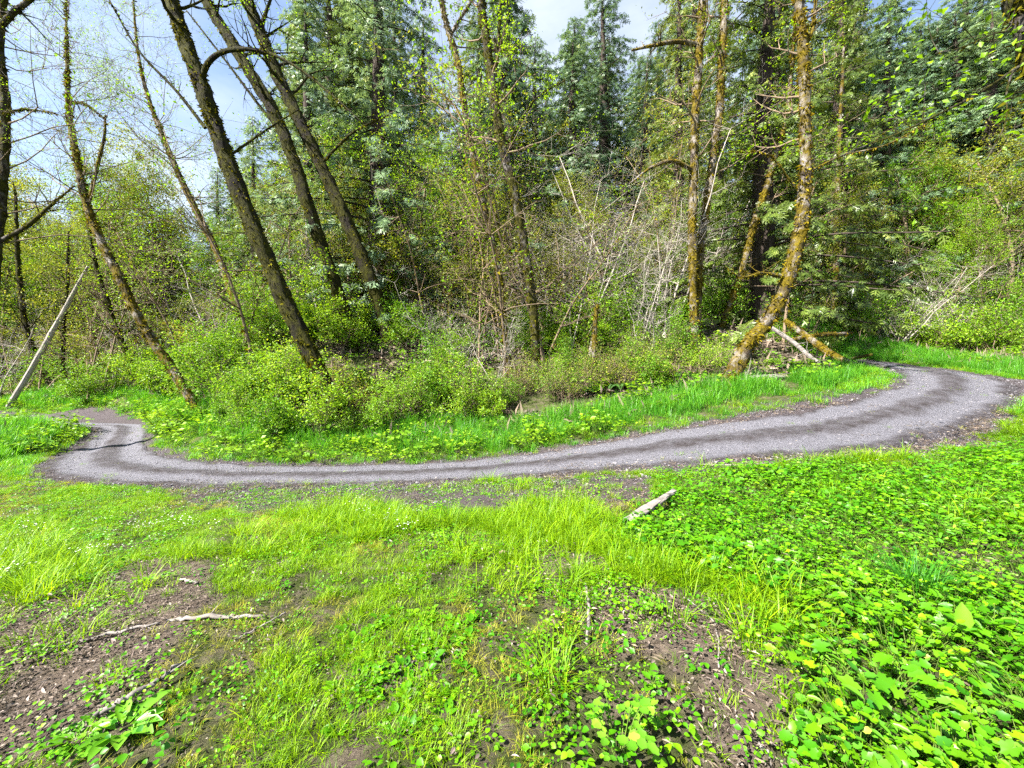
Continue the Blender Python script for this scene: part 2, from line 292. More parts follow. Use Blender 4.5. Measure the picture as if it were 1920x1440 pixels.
def road_uv(x, y):
    """metres from the road's edge (negative on the road) and side: +1 = camera side"""
    x = np.asarray(x, float); y = np.asarray(y, float); e = np.empty(len(x)); sd_ = np.empty(len(x))
    C = RC[::2]; H = RH[::2]; Q = RN[::2]
    for i in range(0, len(x), 20000):
        dx = np.stack([x[i:i + 20000], y[i:i + 20000]], 1)[:, None] - C[None]; d2 = (dx ** 2).sum(-1); k = d2.argmin(1); r = np.arange(len(k))
        e[i:i + 20000] = np.sqrt(d2[r, k]) - H[k]; sd_[i:i + 20000] = np.sign((dx[r, k] * Q[k]).sum(1))
    return e, sd_
_pr = rs(5); _oct = [(_pr.uniform(0, 6.28, 8), _pr.normal(0, 1, (8, 2)), f) for f in (1, 2.1, 4.3)]
def fbm(x, y, s=1.0):
    o = 0
    for ph, k, f in _oct: o = o + (np.sin((x[:, None] * k[None, :, 0] + y[:, None] * k[None, :, 1]) * f * s + ph).sum(1) / 4) / f
    return o
def inpoly(x, y, poly):
    c = np.zeros(len(x), bool); n = len(poly)
    for i in range(n):
        x1, y1 = poly[i][:2]; x2, y2 = poly[(i + 1) % n][:2]
        if y1 != y2: c ^= ((y1 > y) != (y2 > y)) & (x < (x2 - x1) * (y - y1) / (y2 - y1) + x1)
    return c
def patch(pix): return [ground_at(*p) for p in pix]
BARE = [patch(p) for p in [
    [(-160, 1140), (60, 1105), (240, 1062), (410, 1052), (420, 1110), (380, 1160), (300, 1240), (250, 1330), (130, 1420), (90, 1520), (-160, 1520)],
    [(1080, 1085), (1200, 1090), (1420, 1125), (1440, 1180), (1480, 1250), (1440, 1330), (1500, 1430), (1530, 1520), (1290, 1520), (1260, 1330), (1210, 1210), (1100, 1170)],
    [(950, 1035), (1120, 1030), (1150, 1070), (1000, 1075)], [(690, 1230), (830, 1215), (860, 1290), (730, 1320)], [(640, 1390), (730, 1370), (750, 1440), (620, 1450)],
    [(290, 905), (540, 900), (900, 905), (1220, 893), (1225, 935), (960, 950), (900, 962), (600, 958), (500, 966), (390, 950)]]]
LEAFY = patch([(1290, 905), (1500, 870), (1760, 870), (2000, 800), (2600, 900), (2600, 1900), (1700, 1900), (1560, 1440), (1500, 1230), (1440, 1120), (1180, 1020), (1200, 960)])
DRY = patch([(800, 1130), (1060, 1110), (1250, 1230), (1330, 1330), (1330, 1520), (880, 1520), (860, 1300)])
YOUNG = patch([(640, 1190), (760, 1130), (900, 1150), (900, 1290), (820, 1520), (640, 1520), (620, 1300)])
def bare_amt(x, y):
    b = np.zeros(len(x)); j = fbm(x, y, 7) * .16 + fbm(x + 3, y, 19) * .07; k = fbm(y + 9, x, 7) * .16 + fbm(y, x + 5, 19) * .07
    for p in BARE: b = np.maximum(b, inpoly(x + j, y + k, p) * 1.0)
    return b
# ---------------------------------------------------------------- ground, road
u = np.linspace(-1, 1, 380); gx = 6.5 * np.sinh(u * 3.45) ; gy = np.concatenate([-np.linspace(40, .8, 40), 6.5 * np.sinh(np.linspace(0, 3.7, 330))])
GX, GY = np.meshgrid(gx, gy, indexing='ij'); fx, fy = GX.ravel(), GY.ravel(); fz = zt(fx, fy)
re_, rsd = road_uv(fx, fy)
fz += np.clip(re_ - .2, 0, 1) * (.035 * fbm(fx, fy, 2.2)) * (1 + np.clip(fy - 9, 0, 10) * .25)
fz -= np.clip((-re_ - .12) / .2, 0, 1) * .06
nx, ny = GX.shape; ii = (np.arange(nx - 1)[:, None] * ny + np.arange(ny - 1)[None]).ravel()
gm = MB(); gm.add(np.stack([fx, fy, fz], 1), np.stack([ii, ii + ny, ii + ny + 1, ii + 1], 1), 0.5)
m, nt_, n, l = newmat('forest_soil'); p = n['Principled BSDF']; t = n.new('ShaderNodeTexCoord')
c = mixrgb(n, l, noise(n, l, 9, 8, .7, t.outputs['Object'], (.3, .7)), (.038, .029, .023), (.16, .126, .098))
a = n.new('ShaderNodeAttribute'); a.attribute_name = 'green'
gmix = n.new('ShaderNodeMath'); gmix.operation = 'MULTIPLY'; l.new(a.outputs['Fac'], gmix.inputs[0]); l.new(noise(n, l, 5, 6, .7, t.outputs['Object'], (.3, .55)), gmix.inputs[1])
c = mixrgb(n, l, gmix.outputs[0], c, (.030, .046, .006)); a2 = n.new('ShaderNodeAttribute'); a2.attribute_name = 'gravel'  # green kept extra dark: shade between grass blades painted into the ground colour
c = mixrgb(n, l, a2.outputs['Fac'], c, mixrgb(n, l, noise(n, l, 28, 6, .75, t.outputs['Object'], (.35, .65)), (.016, .013, .016), (.085, .074, .082)))
l.new(c, p.inputs['Base Color']); p.inputs['Roughness'].default_value = .95; p.inputs['Specular IOR Level'].default_value = .1
b = n.new('ShaderNodeBump'); b.inputs['Strength'].default_value = 1; b.inputs['Distance'].default_value = .04; l.new(noise(n, l, 34, 8, .75, t.outputs['Object']), b.inputs['Height']); l.new(b.outputs[0], p.inputs['Normal'])
gme = gm.mesh('ground', m); near = (rsd > 0) & (fy < 12)
at_ = gme.attributes.new('green', 'FLOAT', 'POINT'); at_.data.foreach_set('value', (np.clip(1 - bare_amt(fx, fy), 0, 1) * np.where(re_ < .1, 0, 1) * np.where(fy > 18, .55, .9)).astype(np.float32))
at_ = gme.attributes.new('gravel', 'FLOAT', 'POINT'); at_.data.foreach_set('value', (np.clip(1.2 - re_ / .45, 0, 1) * .9 + inpoly(fx, fy, BARE[5]) * .8).clip(0, 1).astype(np.float32))
ground = bpy.data.objects.new('ground', gme); col.objects.link(ground); tag(ground, 'brown forest soil rising into a wooded hillside', None, None, 'structure')
# road strip
K = 30; S = 400; vv = np.linspace(0, 1, K); rg = rs(3)
jit_o = np.convolve(rg.normal(0, .16, S + 8), np.ones(5) / 5, 'same')[4:-4]; jit_i = np.convolve(rg.normal(0, .16, S + 8), np.ones(5) / 5, 'same')[4:-4]
v0 = -jit_o * .35 - .0; v1 = 1 + jit_i * .35; q = v0[:, None] + (v1 - v0)[:, None] * vv[None]
RX = EO[:, None, 0] * (1 - q) + EI[:, None, 0] * q; RY = EO[:, None, 1] * (1 - q) + EI[:, None, 1] * q
RZ = zt(RX.ravel(), RY.ravel()).reshape(RX.shape)
prof = -.06 + .10 * np.clip(np.minimum(vv, 1 - vv) / .08, 0, 1) + .03 * np.exp(-((vv - .5) / .13) ** 2) - .022 * np.exp(-((vv - .27) / .09) ** 2) - .022 * np.exp(-((vv - .73) / .09) ** 2)
RZ = RZ - .014 + prof[None] + .006 * fbm(RX.ravel(), RY.ravel(), 5).reshape(RX.shape)
rm = MB(); ii = (np.arange(S - 1)[:, None] * K + np.arange(K - 1)[None]).ravel()
rm.add(np.stack([RX, RY, RZ], -1).reshape(-1, 3), np.stack([ii, ii + K, ii + K + 1, ii + 1], 1), np.tile(vv, S))
m, nt_, n, l = newmat('gravel_track'); p = n['Principled BSDF']; t = n.new('ShaderNodeTexCoord'); a = n.new('ShaderNodeAttribute'); a.attribute_name = 'tint'
fine = noise(n, l, 26, 10, .85, t.outputs['Object'], (.36, .64)); grey = mixrgb(n, l, fine, (.045, .044, .052), (.185, .182, .212)); brown = mixrgb(n, l, fine, (.006, .005, .006), (.052, .041, .042))
ramp = n.new('ShaderNodeValToRGB'); ramp.color_ramp.interpolation = 'EASE'; e = ramp.color_ramp.elements
for k, (pos, val) in enumerate([(0, 1), (.10, .85), (.22, .05), (.34, .1), (.48, .8), (.60, .7), (.72, .05), (.84, .12), (.95, .9), (1, 1)]):
    el = e[0] if k == 0 else (e[-1] if k == 9 else e.new(pos)); el.position = pos; el.color = (val,) * 3 + (1,)
wob = n.new('ShaderNodeMath'); wob.operation = 'MULTIPLY_ADD'; wob.inputs[1].default_value = .22; l.new(noise(n, l, 1.1, 5, .6, t.outputs['Object']), wob.inputs[0])
sub = n.new('ShaderNodeMath'); sub.operation = 'SUBTRACT'; sub.inputs[1].default_value = .11; l.new(a.outputs['Fac'], sub.inputs[0]); l.new(sub.outputs[0], wob.inputs[2]); l.new(wob.outputs[0], ramp.inputs[0])
pat = noise(n, l, 3.5, 10, .8, t.outputs['Object'], (.34, .66)); mm = n.new('ShaderNodeMath'); mm.operation = 'MULTIPLY_ADD'; mm.use_clamp = True; mm.inputs[2].default_value = 0; l.new(ramp.outputs[0], mm.inputs[0])
m3 = n.new('ShaderNodeMath'); m3.operation = 'ADD'; m3.inputs[1].default_value = .45; l.new(pat, m3.inputs[0]); l.new(m3.outputs[0], mm.inputs[1])
c = mixrgb(n, l, mm.outputs[0], grey, brown); l.new(c, p.inputs['Base Color']); p.inputs['Roughness'].default_value = .9; p.inputs['Specular IOR Level'].default_value = .2
b = n.new('ShaderNodeBump'); b.inputs['Strength'].default_value = 1.0; b.inputs['Distance'].default_value = .05; l.new(noise(n, l, 45, 8, .7, t.outputs['Object']), b.inputs['Height']); l.new(b.outputs[0], p.inputs['Normal'])
road = rm.build('road', m); tag(road, 'grey gravel forest track with two worn wheel ruts', None, None, 'structure')
# ---------------------------------------------------------------- branches and trunks
def grow(mb, p, d, ln, r, lev, top, rng, tips, gnarl=.25, up=.12, nch=(5, 5, 4), mat=0, spread=.9):
    n_ = 6 if lev < top else 4; pts = [np.array(p)]; dd = nrm(d); st = ln / (n_ - 1)
    for i in range(n_ - 1):
        dd = nrm(dd + rng.normal(0, gnarl, 3) * (.6 if lev else .8) + np.array([0, 0, up])); pts.append(pts[-1] + dd * st)
    P = np.array(pts); mb.tube(P, r * (1 - np.linspace(0, 1, n_) * .85), (7, 5, 3, 3)[min(lev, 3)], rng.uniform(.2, .8), mat, cap=False)
    if lev >= top:
        for k in range(1, n_): tips.append((P[k], dd))
        return
    for k in range(nch[min(lev, len(nch) - 1)]):
        s = rng.uniform(.2, 1); i = min(int(s * (n_ - 1)), n_ - 2); f_ = s * (n_ - 1) - i; q_ = P[i] * (1 - f_) + P[i + 1] * f_
        ax = nrm(P[i + 1] - P[i]); o = rng.normal(0, 1, 3); o = nrm(o - ax * (o @ ax))
        grow(mb, q_, ax * .7 + o * spread, ln * rng.uniform(.35, .6), r * .5 * (1 - .6 * s) + .0015, lev + 1, top, rng, tips, gnarl, up, nch, mat, spread)
def tipleaves(mb, tips, per, size, rng, spread, mat=0, tmpl=DIA, down=.3, wd=.6):
    if not tips: return
    P = np.repeat(np.array([a for a, b in tips]), per, 0); n_ = len(P); P = P + rng.normal(0, spread, (n_, 3))
    d = rng.normal(0, 1, (n_, 3)) * [1, 1, .5] - [0, 0, down]; up_ = rng.normal(0, .5, (n_, 3)) + [0, 0, 1]
    s = size * rng.uniform(.6, 1.3, n_); mb.leaves(tmpl, P, d, up_, s, s * wd, rng.uniform(0, 1, n_), mat)
def mosstufts(mb, P, r, count, rng, size=.075, hang=.7, mat=0):
    n_ = len(P); s = rng.uniform(0, n_ - 1.01, count); i = s.astype(int); f_ = (s - i)[:, None]; q_ = P[i] * (1 - f_) + P[i + 1] * f_; rr = r[i] * (1 - f_[:, 0]) + r[i + 1] * f_[:, 0]
    ax = nrm(P[i + 1] - P[i]); o = rng.normal(0, 1, (count, 3)); o = nrm(o - ax * (o * ax).sum(1, keepdims=True))
    keep = np.sin(s * 1.9 + rng.uniform(0, 6)) + np.sin(s * .7) + o[:, 0] * .2 + rng.normal(0, .5, count) > -.7
    q_, o, rr, ax = q_[keep], o[keep], rr[keep], ax[keep]; k = len(q_)
    sz = size * rng.uniform(.4, 1.7, k); mb.leaves(BLD, q_ + o * (rr * .92)[:, None], o * .85 + rng.normal(0, .5, (k, 3)) - [0, 0, hang * .8], o + rng.normal(0, .6, (k, 3)), sz, sz * .5, rng.uniform(0, 1, k), mat)
def hero(key, name, label, bark, mossm, seed, moss=900, limbs=14, limb_from=.35, leaf=None, leafn=2, leafs=.07, limb_len=2.2, branches=(), top=2, nch=(4, 3), cat='tree', limb_r=.3, group=None):
    rng = rs(seed); raw = HERO[key]; W3 = np.array([np.append(at(a, b_, d), w_ * (.8 if 'twin' in key else .6) / 2 / F * d) for a, b_, d, w_ in raw])
    if key != 'x': W3[0, 2] = g1(*W3[0, :2]) - .12
    X = smooth(W3, 110); P = X[:, :3].copy(); r = np.maximum(X[:, 3], .012)
    P[4:-2, :2] += np.cumsum(rng.normal(0, .006, (104, 2)), 0); r[:5] *= np.array([1.5, 1.32, 1.2, 1.1, 1.04])
    base = P[0].copy(); base[2] += .12; root = empty(name, base); Q = P - base
    tb = MB(); tb.tube(Q, r, 18, .5, 0, .19, rng); tb.build('trunk', M[bark], root)
    if moss: mt = MB(); mosstufts(mt, Q, r, int(moss * 2.2), rng); mt.build('moss', M[mossm], root)['kind'] = 'stuff'
    bm = MB(); tips = []
    for k in range(limbs):
        s = limb_from + (1 - limb_from) * ((k + rng.uniform(0, 1)) / limbs); i = int(s * 107); o = rng.normal(0, 1, 3); o[2] = abs(o[2]) * .3 - .05; o = nrm(o)
        grow(bm, Q[i], o + [0, 0, .25], limb_len * rng.uniform(.6, 1.3) * (1.15 - .5 * s), max(.014, r[i] * limb_r), 0, top, rng, tips, .22, .06, nch)
    if bm.n: bm.build('branches', M[bark] if bark == 'dark' else M['brown'], root)['kind'] = 'stuff'
    lm = MB()
    for bp, leaves_ in branches:
        B = np.array([np.append(at(a, b_, d), w_ * .72 / 2 / F * d) for a, b_, d, w_ in bp]); B = smooth(B, 24); Bp = B[:, :3] - base
        bb = MB(); bb.tube(Bp, np.maximum(B[:, 3], .006), 7, .5, 0, .06, rng); tt = []
        for k in range(7):
            i = rng.randint(5, 23); o = nrm(rng.normal(0, 1, 3)); grow(bb, Bp[i], o + [0, 0, .2], rng.uniform(.5, 1.1), max(.005, B[i, 3] * .4), 1, 2, rng, tt, .25, .05, (3, 3))
        br = bb.build('branch', M[bark], root); mo = MB(); mosstufts(mo, Bp, B[:, 3], 220 if key != 'overhang' else 14, rng, .055, .9); mo.build('moss', M[mossm], br)['kind'] = 'stuff'
        if leaves_: tips += tt
    if leaf: tipleaves(lm, tips, leafn, leafs, rng, .10); lm.build('leaves', M[leaf], root)['kind'] = 'stuff'
    return tag(root, label, cat, group)
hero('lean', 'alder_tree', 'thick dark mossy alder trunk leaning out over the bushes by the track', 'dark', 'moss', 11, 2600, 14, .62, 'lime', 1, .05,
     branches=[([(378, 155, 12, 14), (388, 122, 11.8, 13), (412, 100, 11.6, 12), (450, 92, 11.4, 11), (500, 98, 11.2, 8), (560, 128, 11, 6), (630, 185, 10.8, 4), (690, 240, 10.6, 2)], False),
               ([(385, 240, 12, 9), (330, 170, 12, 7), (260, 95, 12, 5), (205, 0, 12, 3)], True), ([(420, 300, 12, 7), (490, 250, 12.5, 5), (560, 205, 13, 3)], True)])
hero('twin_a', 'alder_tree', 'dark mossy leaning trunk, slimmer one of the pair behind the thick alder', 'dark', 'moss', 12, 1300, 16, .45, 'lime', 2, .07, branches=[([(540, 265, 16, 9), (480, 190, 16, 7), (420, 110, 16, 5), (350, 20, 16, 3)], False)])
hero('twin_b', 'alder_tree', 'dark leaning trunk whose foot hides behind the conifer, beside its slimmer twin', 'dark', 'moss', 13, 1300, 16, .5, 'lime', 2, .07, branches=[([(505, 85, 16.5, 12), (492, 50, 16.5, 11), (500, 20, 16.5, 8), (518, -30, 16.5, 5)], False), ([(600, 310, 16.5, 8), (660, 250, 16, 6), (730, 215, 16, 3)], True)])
hero('mid_a', 'alder_tree', 'thin moss-spotted alder forking near its top, beside a thicker straight one', 'gold', 'mossgold', 14, 1000, 14, .3, 'lime', 3, .09, branches=[([(848, 60, 15.5, 9), (866, 30, 15.5, 8), (884, 0, 15.5, 7), (905, -60, 15.5, 4)], False), ([(890, 300, 15.5, 6), (860, 210, 15.5, 5), (810, 160, 15.5, 3)], True)])
hero('mid_b', 'alder_tree', 'tall slightly leaning alder with patchy bark and moss, thicker of the middle pair', 'alder', 'moss', 15, 1500, 18, .4, 'lime', 3, .09, branches=[([(925, 165, 14.5, 9), (934, 90, 14.5, 9), (938, 0, 14.5, 7), (945, -90, 14.5, 4)], True), ([(945, 280, 14.5, 6), (1000, 190, 14.5, 4), (1060, 150, 14, 3)], True)])
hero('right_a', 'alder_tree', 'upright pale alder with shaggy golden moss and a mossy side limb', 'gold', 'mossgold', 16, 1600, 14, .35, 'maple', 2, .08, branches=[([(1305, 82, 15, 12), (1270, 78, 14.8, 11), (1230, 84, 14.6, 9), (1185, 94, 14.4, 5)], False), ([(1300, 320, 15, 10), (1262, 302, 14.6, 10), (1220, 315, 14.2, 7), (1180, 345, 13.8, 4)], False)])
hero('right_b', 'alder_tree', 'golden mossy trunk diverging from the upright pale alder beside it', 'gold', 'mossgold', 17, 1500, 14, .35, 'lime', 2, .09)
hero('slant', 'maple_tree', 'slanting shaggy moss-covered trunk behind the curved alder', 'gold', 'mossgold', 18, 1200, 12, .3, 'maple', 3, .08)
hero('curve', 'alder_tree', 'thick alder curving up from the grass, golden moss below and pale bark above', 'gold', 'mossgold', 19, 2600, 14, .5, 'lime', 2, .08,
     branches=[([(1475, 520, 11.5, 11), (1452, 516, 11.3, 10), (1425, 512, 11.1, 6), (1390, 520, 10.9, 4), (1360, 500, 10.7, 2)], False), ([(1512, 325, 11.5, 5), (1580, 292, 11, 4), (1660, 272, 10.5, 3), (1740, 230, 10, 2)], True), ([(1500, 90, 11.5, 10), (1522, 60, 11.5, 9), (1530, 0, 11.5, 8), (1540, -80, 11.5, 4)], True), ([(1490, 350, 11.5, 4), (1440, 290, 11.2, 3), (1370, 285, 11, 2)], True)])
hero('post', 'alder_tree', 'slender pale straight trunk beyond the fallen logs', 'gold', 'mossgold', 20, 300, 14, .3, 'maple', 2, .08)
hero('edge', 'alder_tree', 'upright brown trunk with spreading bare twigs beside the left bend of the track', 'alder', 'moss', 21, 500, 26, .25, 'lime', 1, .035, 2.8, top=3, nch=(5, 4, 3), limb_r=.2,
     branches=[([(4, 46, 11, 14), (28, 22, 10.8, 13), (62, -4, 10.6, 10), (110, -40, 10.4, 6)], True), ([(0, 452, 11, 11), (50, 425, 11, 10), (95, 385, 11, 7), (140, 348, 11, 3)], False), ([(4, 213, 11, 6), (50, 205, 11, 5), (110, 214, 11, 2)], True)])
hero('birch', 'alder_tree', 'slim alder with bright golden moss leaning from the bank, bare twiggy top', 'gold', 'mossgold', 22, 1500, 34, .45, 'lime', 1, .04, 2.6, top=3, nch=(5, 4, 3), limb_r=.22,
     branches=[([(165, 385, 14, 9), (180, 320, 14, 8), (195, 260, 14, 6), (198, 215, 14, 3)], True), ([(130, 192, 14, 6), (160, 195, 14, 5), (195, 222, 14, 3)], True)])
hero('pale_lean', 'alder_tree', 'thin pale mottled alder leaning behind the thick dark trunk', 'gold', 'mossgold', 23, 700, 34, .35, 'lime', 1, .05, 2.8, top=3, nch=(5, 4, 3), limb_r=.22)
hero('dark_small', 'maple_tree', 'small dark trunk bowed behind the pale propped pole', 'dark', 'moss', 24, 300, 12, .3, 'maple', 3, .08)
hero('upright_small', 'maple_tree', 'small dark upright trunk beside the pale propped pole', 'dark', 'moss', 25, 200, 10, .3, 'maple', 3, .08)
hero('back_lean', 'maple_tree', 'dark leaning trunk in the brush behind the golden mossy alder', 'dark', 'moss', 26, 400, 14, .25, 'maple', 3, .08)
# tree standing right beside the view, whose branch hangs across the road
HERO['overhang'] = [(2080, 905, 5, 60), (2050, 700, 5, 56), (2010, 450, 5, 52), (1955, 210, 5, 48), (1915, 40, 5, 44), (1880, -130, 5, 36), (1860, -330, 5, 22), (1850, -520, 5, 8)]
hero('overhang', 'maple_tree', 'mossy maple at the verge with a thin leafy branch hanging over the road', 'alder', 'moss', 27, 700, 8, .5, 'lime', 2, .075, 1.2,
     branches=[([(1975, 90, 5, 9), (1915, 122, 4.95, 7), (1840, 172, 4.9, 6), (1760, 214, 4.85, 5), (1680, 252, 4.8, 4), (1600, 282, 4.75, 2.5), (1525, 318, 4.7, 1.5)], True),
               ([(1900, 130, 4.95, 4), (1888, 170, 4.8, 4), (1885, 230, 4.7, 3), (1850, 300, 4.6, 2)], True), ([(1930, 60, 5, 4), (1870, 62, 4.8, 3), (1800, 90, 4.6, 2.5), (1755, 100, 4.5, 1.5)], True)], nch=(4, 3))
# ---------------------------------------------------------------- conifers
def conifer(seed, H, Rb, nb, droop, foliage, zmin=.1, sprays=15, ss=.55):
    rng = rs(seed); tb = MB(); cb = MB(); tz = np.linspace(0, H, 14); wob = np.cumsum(rng.normal(0, .03, (14, 2)), 0)
    tb.tube(np.column_stack([wob, tz]), .022 * H * (1 - tz / H) ** .9 + .015, 9, .5, 0, .06, rng)
    for k in range(nb):
        z = H * (zmin + (1 - zmin) * ((k + rng.uniform(0, 1)) / nb) ** 1.05); q_ = z / H; az = k * 2.39996 + rng.normal(0, .35)
        Lb = Rb * ((1 - q_) ** .66) * rng.uniform(.35, 1.2) * (1 + .22 * math.sin(3 * az + 9 * q_)) + .25; t_ = np.linspace(0, 1, 7)
        h = Lb * (.25 * t_ - droop * t_ ** 1.8 + .22 * droop * t_ ** 4) ; out = np.array([math.cos(az), math.sin(az), 0]); sd_ = np.array([-out[1], out[0], 0])
        c0 = np.array([np.interp(z, tz, wob[:, 0]), np.interp(z, tz, wob[:, 1]), z]); P = c0 + out * (Lb * t_)[:, None] + sd_ * (rng.normal(0, .06) * Lb * t_ ** 2)[:, None]; P[:, 2] += h
        tb.tube(P, .012 * Lb * (1 - t_ * .85) + .006, 3, rng.uniform(.2, .8), 0, cap=False)
        ns = max(4, int(sprays * (Lb / Rb) ** .6)); s = rng.uniform(.12, 1, ns) ** .8; i = np.minimum((s * 6).astype(int), 5); f_ = (s * 6 - i)[:, None]; B = P[i] * (1 - f_) + P[i + 1] * f_; T = nrm(P[i + 1] - P[i])
        for sg in (1, -1):
            d = T * rng.uniform(.3, .9, (ns, 1)) + sg * sd_ * rng.uniform(.4, 1, (ns, 1)) + np.stack([np.zeros(ns), np.zeros(ns), -rng.uniform(.15, .9, ns)], 1) + rng.normal(0, .15, (ns, 3))
            ln = ss * rng.uniform(.55, 1.25, ns) * (.65 + .35 * (1 - q_)); cb.leaves(SPRAY, B + rng.normal(0, .08, (ns, 3)), d, rng.normal(0, .6, (ns, 3)) + [0, 0, 1] + out * .4, ln, ln * .95, np.clip(rng.normal(.45, .22, ns), 0, 1))
        d = T + [0, 0, -.3]; cb.leaves(SPRAY, P[-2:], np.repeat(T[-1:], 2, 0) + [0, 0, -.4], np.array([[0, 0, 1.0]] * 2), ss, ss * .9, rng.uniform(.4, .8, 2))
    return [('trunk', tb.mesh('trunk', M['conbark'])), ('crown', cb.mesh('crown', M[foliage], False))]
CON = [conifer(31, 20, 3.6, 210, .60, 'cedar', .04, 34, .36), conifer(32, 20, 3.0, 200, .80, 'cedar', .03, 32, .36), conifer(33, 20, 3.3, 200, .50, 'cedar', .05, 30, .34), conifer(34, 20, 3.9, 220, .55, 'hemlock', .03, 36, .34), conifer(35, 20, 2.8, 200, .7, 'hemlock', .05, 32, .34)]
_sky = np.array([(-300, 420), (0, 400), (200, 390), (380, 330), (440, 250), (520, 225), (560, 60), (600, -60), (815, -60), (832, 250), (862, 230), (880, 60), (920, -40), (1000, -20), (1045, 140), (1080, 60), (1130, -20), (1190, 60), (1215, 150), (1240, 20), (1280, -60), (1600, -60), (1640, 60), (1665, 230), (1720, 215), (1780, 120), (1860, 60), (1920, 10), (2300, -60)])
def skyline(px): return float(np.interp(px, _sky[:, 0], _sky[:, 1]))
def top_h(px, d, py): return at(px, py, d)[2] - on(px, d)[2]
PLACES = [(60, 'behind the upright brown trunk by the left bend'), (230, 'behind the pale propped pole'), (400, 'behind the slim golden-mossed alder'), (560, 'behind the thick leaning alder'), (780, 'behind the twin leaning trunks'), (1060, 'behind the middle pair of alders'), (1250, 'behind the leafless whitish saplings'), (1400, 'behind the upright golden-mossed alders'), (1540, 'behind the curved alder'), (1660, 'beyond the fallen logs'), (1790, 'up the slope past the right bend'), (9999, 'on the slope beside the right bend')]
def place(px): return next(t_ for lim, t_ in PLACES if px < lim)
rr = random.Random(7)
def put_con(px, d, py, k, label, group=None, fat=1.0):
    b_ = on(px, d, -.15); H = max(3.0, top_h(px, d, py)); sc = H / 20
    return plant('conifer_tree', CON[k], b_, rr.uniform(0, 6.28), sc * fat, label, 'tree', group, sz=sc)
put_con(712, 20, -260, 0, 'big dark drooping cedar behind the leaning alders', fat=1.15)
put_con(952, 26, -160, 1, 'tall narrow cedar behind the middle alder pair', fat=1.3)
put_con(1562, 26.5, -230, 3, 'dark hemlock towering behind the slender pale straight trunk', fat=.8)
put_con(1132, 31, -40, 2, 'pale cedar with a thin top between two gaps of sky', fat=1.3)
put_con(1425, 17.5, -330, 3, 'dark broad hemlock right behind the curved alder', fat=1.1)
put_con(1560, 29, -60, 2, 'tall pale cedar behind the slender straight trunk', fat=1.1)
put_con(1270, 25, -90, 4, 'hemlock behind the upright golden-mossed alders')
put_con(590, 27, -30, 1, 'tall cedar just behind the twin leaning trunks', fat=1.1)
put_con(1075, 27, 60, 0, 'wide pale cedar behind the leafless whitish saplings', fat=1.5)
put_con(1200, 29, 110, 2, 'wide drooping cedar between the pale thin-topped one and the golden-mossed alders', fat=1.6)
put_con(870, 24, 210, 1, 'short wide cedar right behind the thin moss-spotted alder', fat=1.5)
put_con(815, 30, 190, 2, 'shorter cedar filling the gap between two tall cedars')
put_con(480, 30, 215, 2, 'bluish cedar standing clear against the sky behind the leaning alders')
for band, (d0, d1, n_, lo, hi, jl, jh, size) in enumerate([
    (33, 46, 20, 540, 1660, -60, 130, 'tall'), (29, 46, 34, 1640, 2200, -230, 20, 'tall'), (30, 50, 20, -250, 540, 0, 130, 'slender'),
    (21, 29, 16, 540, 1640, 330, 500, 'short young'), (50, 66, 18, -300, 2200, 10, 90, 'distant')]):
    for i in range(n_):
        px = lo + (hi - lo) * (i + rr.uniform(.15, .85)) / n_; d = rr.uniform(d0, d1); py = skyline(px) + rr.uniform(jl, jh)
        if jl > 200: py = rr.uniform(jl, jh)
        k = rr.choice([0, 1, 2, 2, 3, 4] if band != 1 else [0, 1, 2, 2]); lab = '%s drooping %s %s' % (size, 'cedar' if k < 3 else 'hemlock', place(px))
        put_con(px, d, py, k, lab, lab + ' group', rr.uniform(1.0, 1.5) * (1.3 if band == 1 else 1))
# ---------------------------------------------------------------- broadleaf understorey
def sapling(seed, H, stems, leafm, per, size, mossy=0, spread=.35, twig='brown', thin=.011, nbr=9, top=2):
    rng = rs(seed); tb = MB(); lb = MB(); tips = []; mo = MB()
    for k in range(stems):
        az = rng.uniform(0, 6.28); ln = H * rng.uniform(.6, 1.0); d = np.array([math.cos(az) * spread, math.sin(az) * spread, 1.0]); b_ = np.array([math.cos(az), math.sin(az), 0]) * .12
        pts = [b_]; dd = nrm(d)
        for i in range(7): dd = nrm(dd + rng.normal(0, .12, 3) + [0, 0, .03]); pts.append(pts[-1] + dd * ln / 7)
        P = np.array(pts); r = thin * ln * (1 - np.linspace(0, 1, 8) * .88) + .004; tb.tube(P, r, 6, rng.uniform(.3, .7))
        if mossy: mosstufts(mo, P, r, mossy, rng, .11, .9)
        for j in range(nbr):
            i = rng.randint(2, 8); az2 = rng.uniform(0, 6.28); o = np.array([math.cos(az2), math.sin(az2), .35]); grow(tb, P[min(i, 7)], o, ln * rng.uniform(.14, .32), r[min(i, 7)] * .5 + .003, 1, top, rng, tips, .25, .05, (4, 4, 3))
    tipleaves(lb, tips, per, size, rng, .12); out = [('trunk', tb.mesh('trunk', M[twig]))]
    if mossy: out.append(('moss', mo.mesh('moss', M['mossgold'])))
    if lb.n: out.append(('crown', lb.mesh('crown', M[leafm], False)))
    return out
SAP = [sapling(41, 7, 3, 'maple', 8, .085), sapling(42, 8, 2, 'maple', 10, .08), sapling(43, 6.5, 4, 'bush', 8, .085), sapling(44, 7, 3, 'maple', 4, .08, 120), sapling(45, 6, 4, 'maple', 3, .08, 160)]
BAR = [sapling(51, 6.5, 4, 'maple', 0, .1, 0, .3, 'pale', .006, 13, 3), sapling(52, 7.5, 2, 'maple', 0, .1, 0, .1, 'pale', .007, 20, 3), sapling(53, 5, 6, 'maple', 0, .1, 0, .6, 'pale', .006, 9, 3)]
def clear_of_road(x, y, m_): return road_uv(np.array([x]), np.array([y]))[0][0] > m_
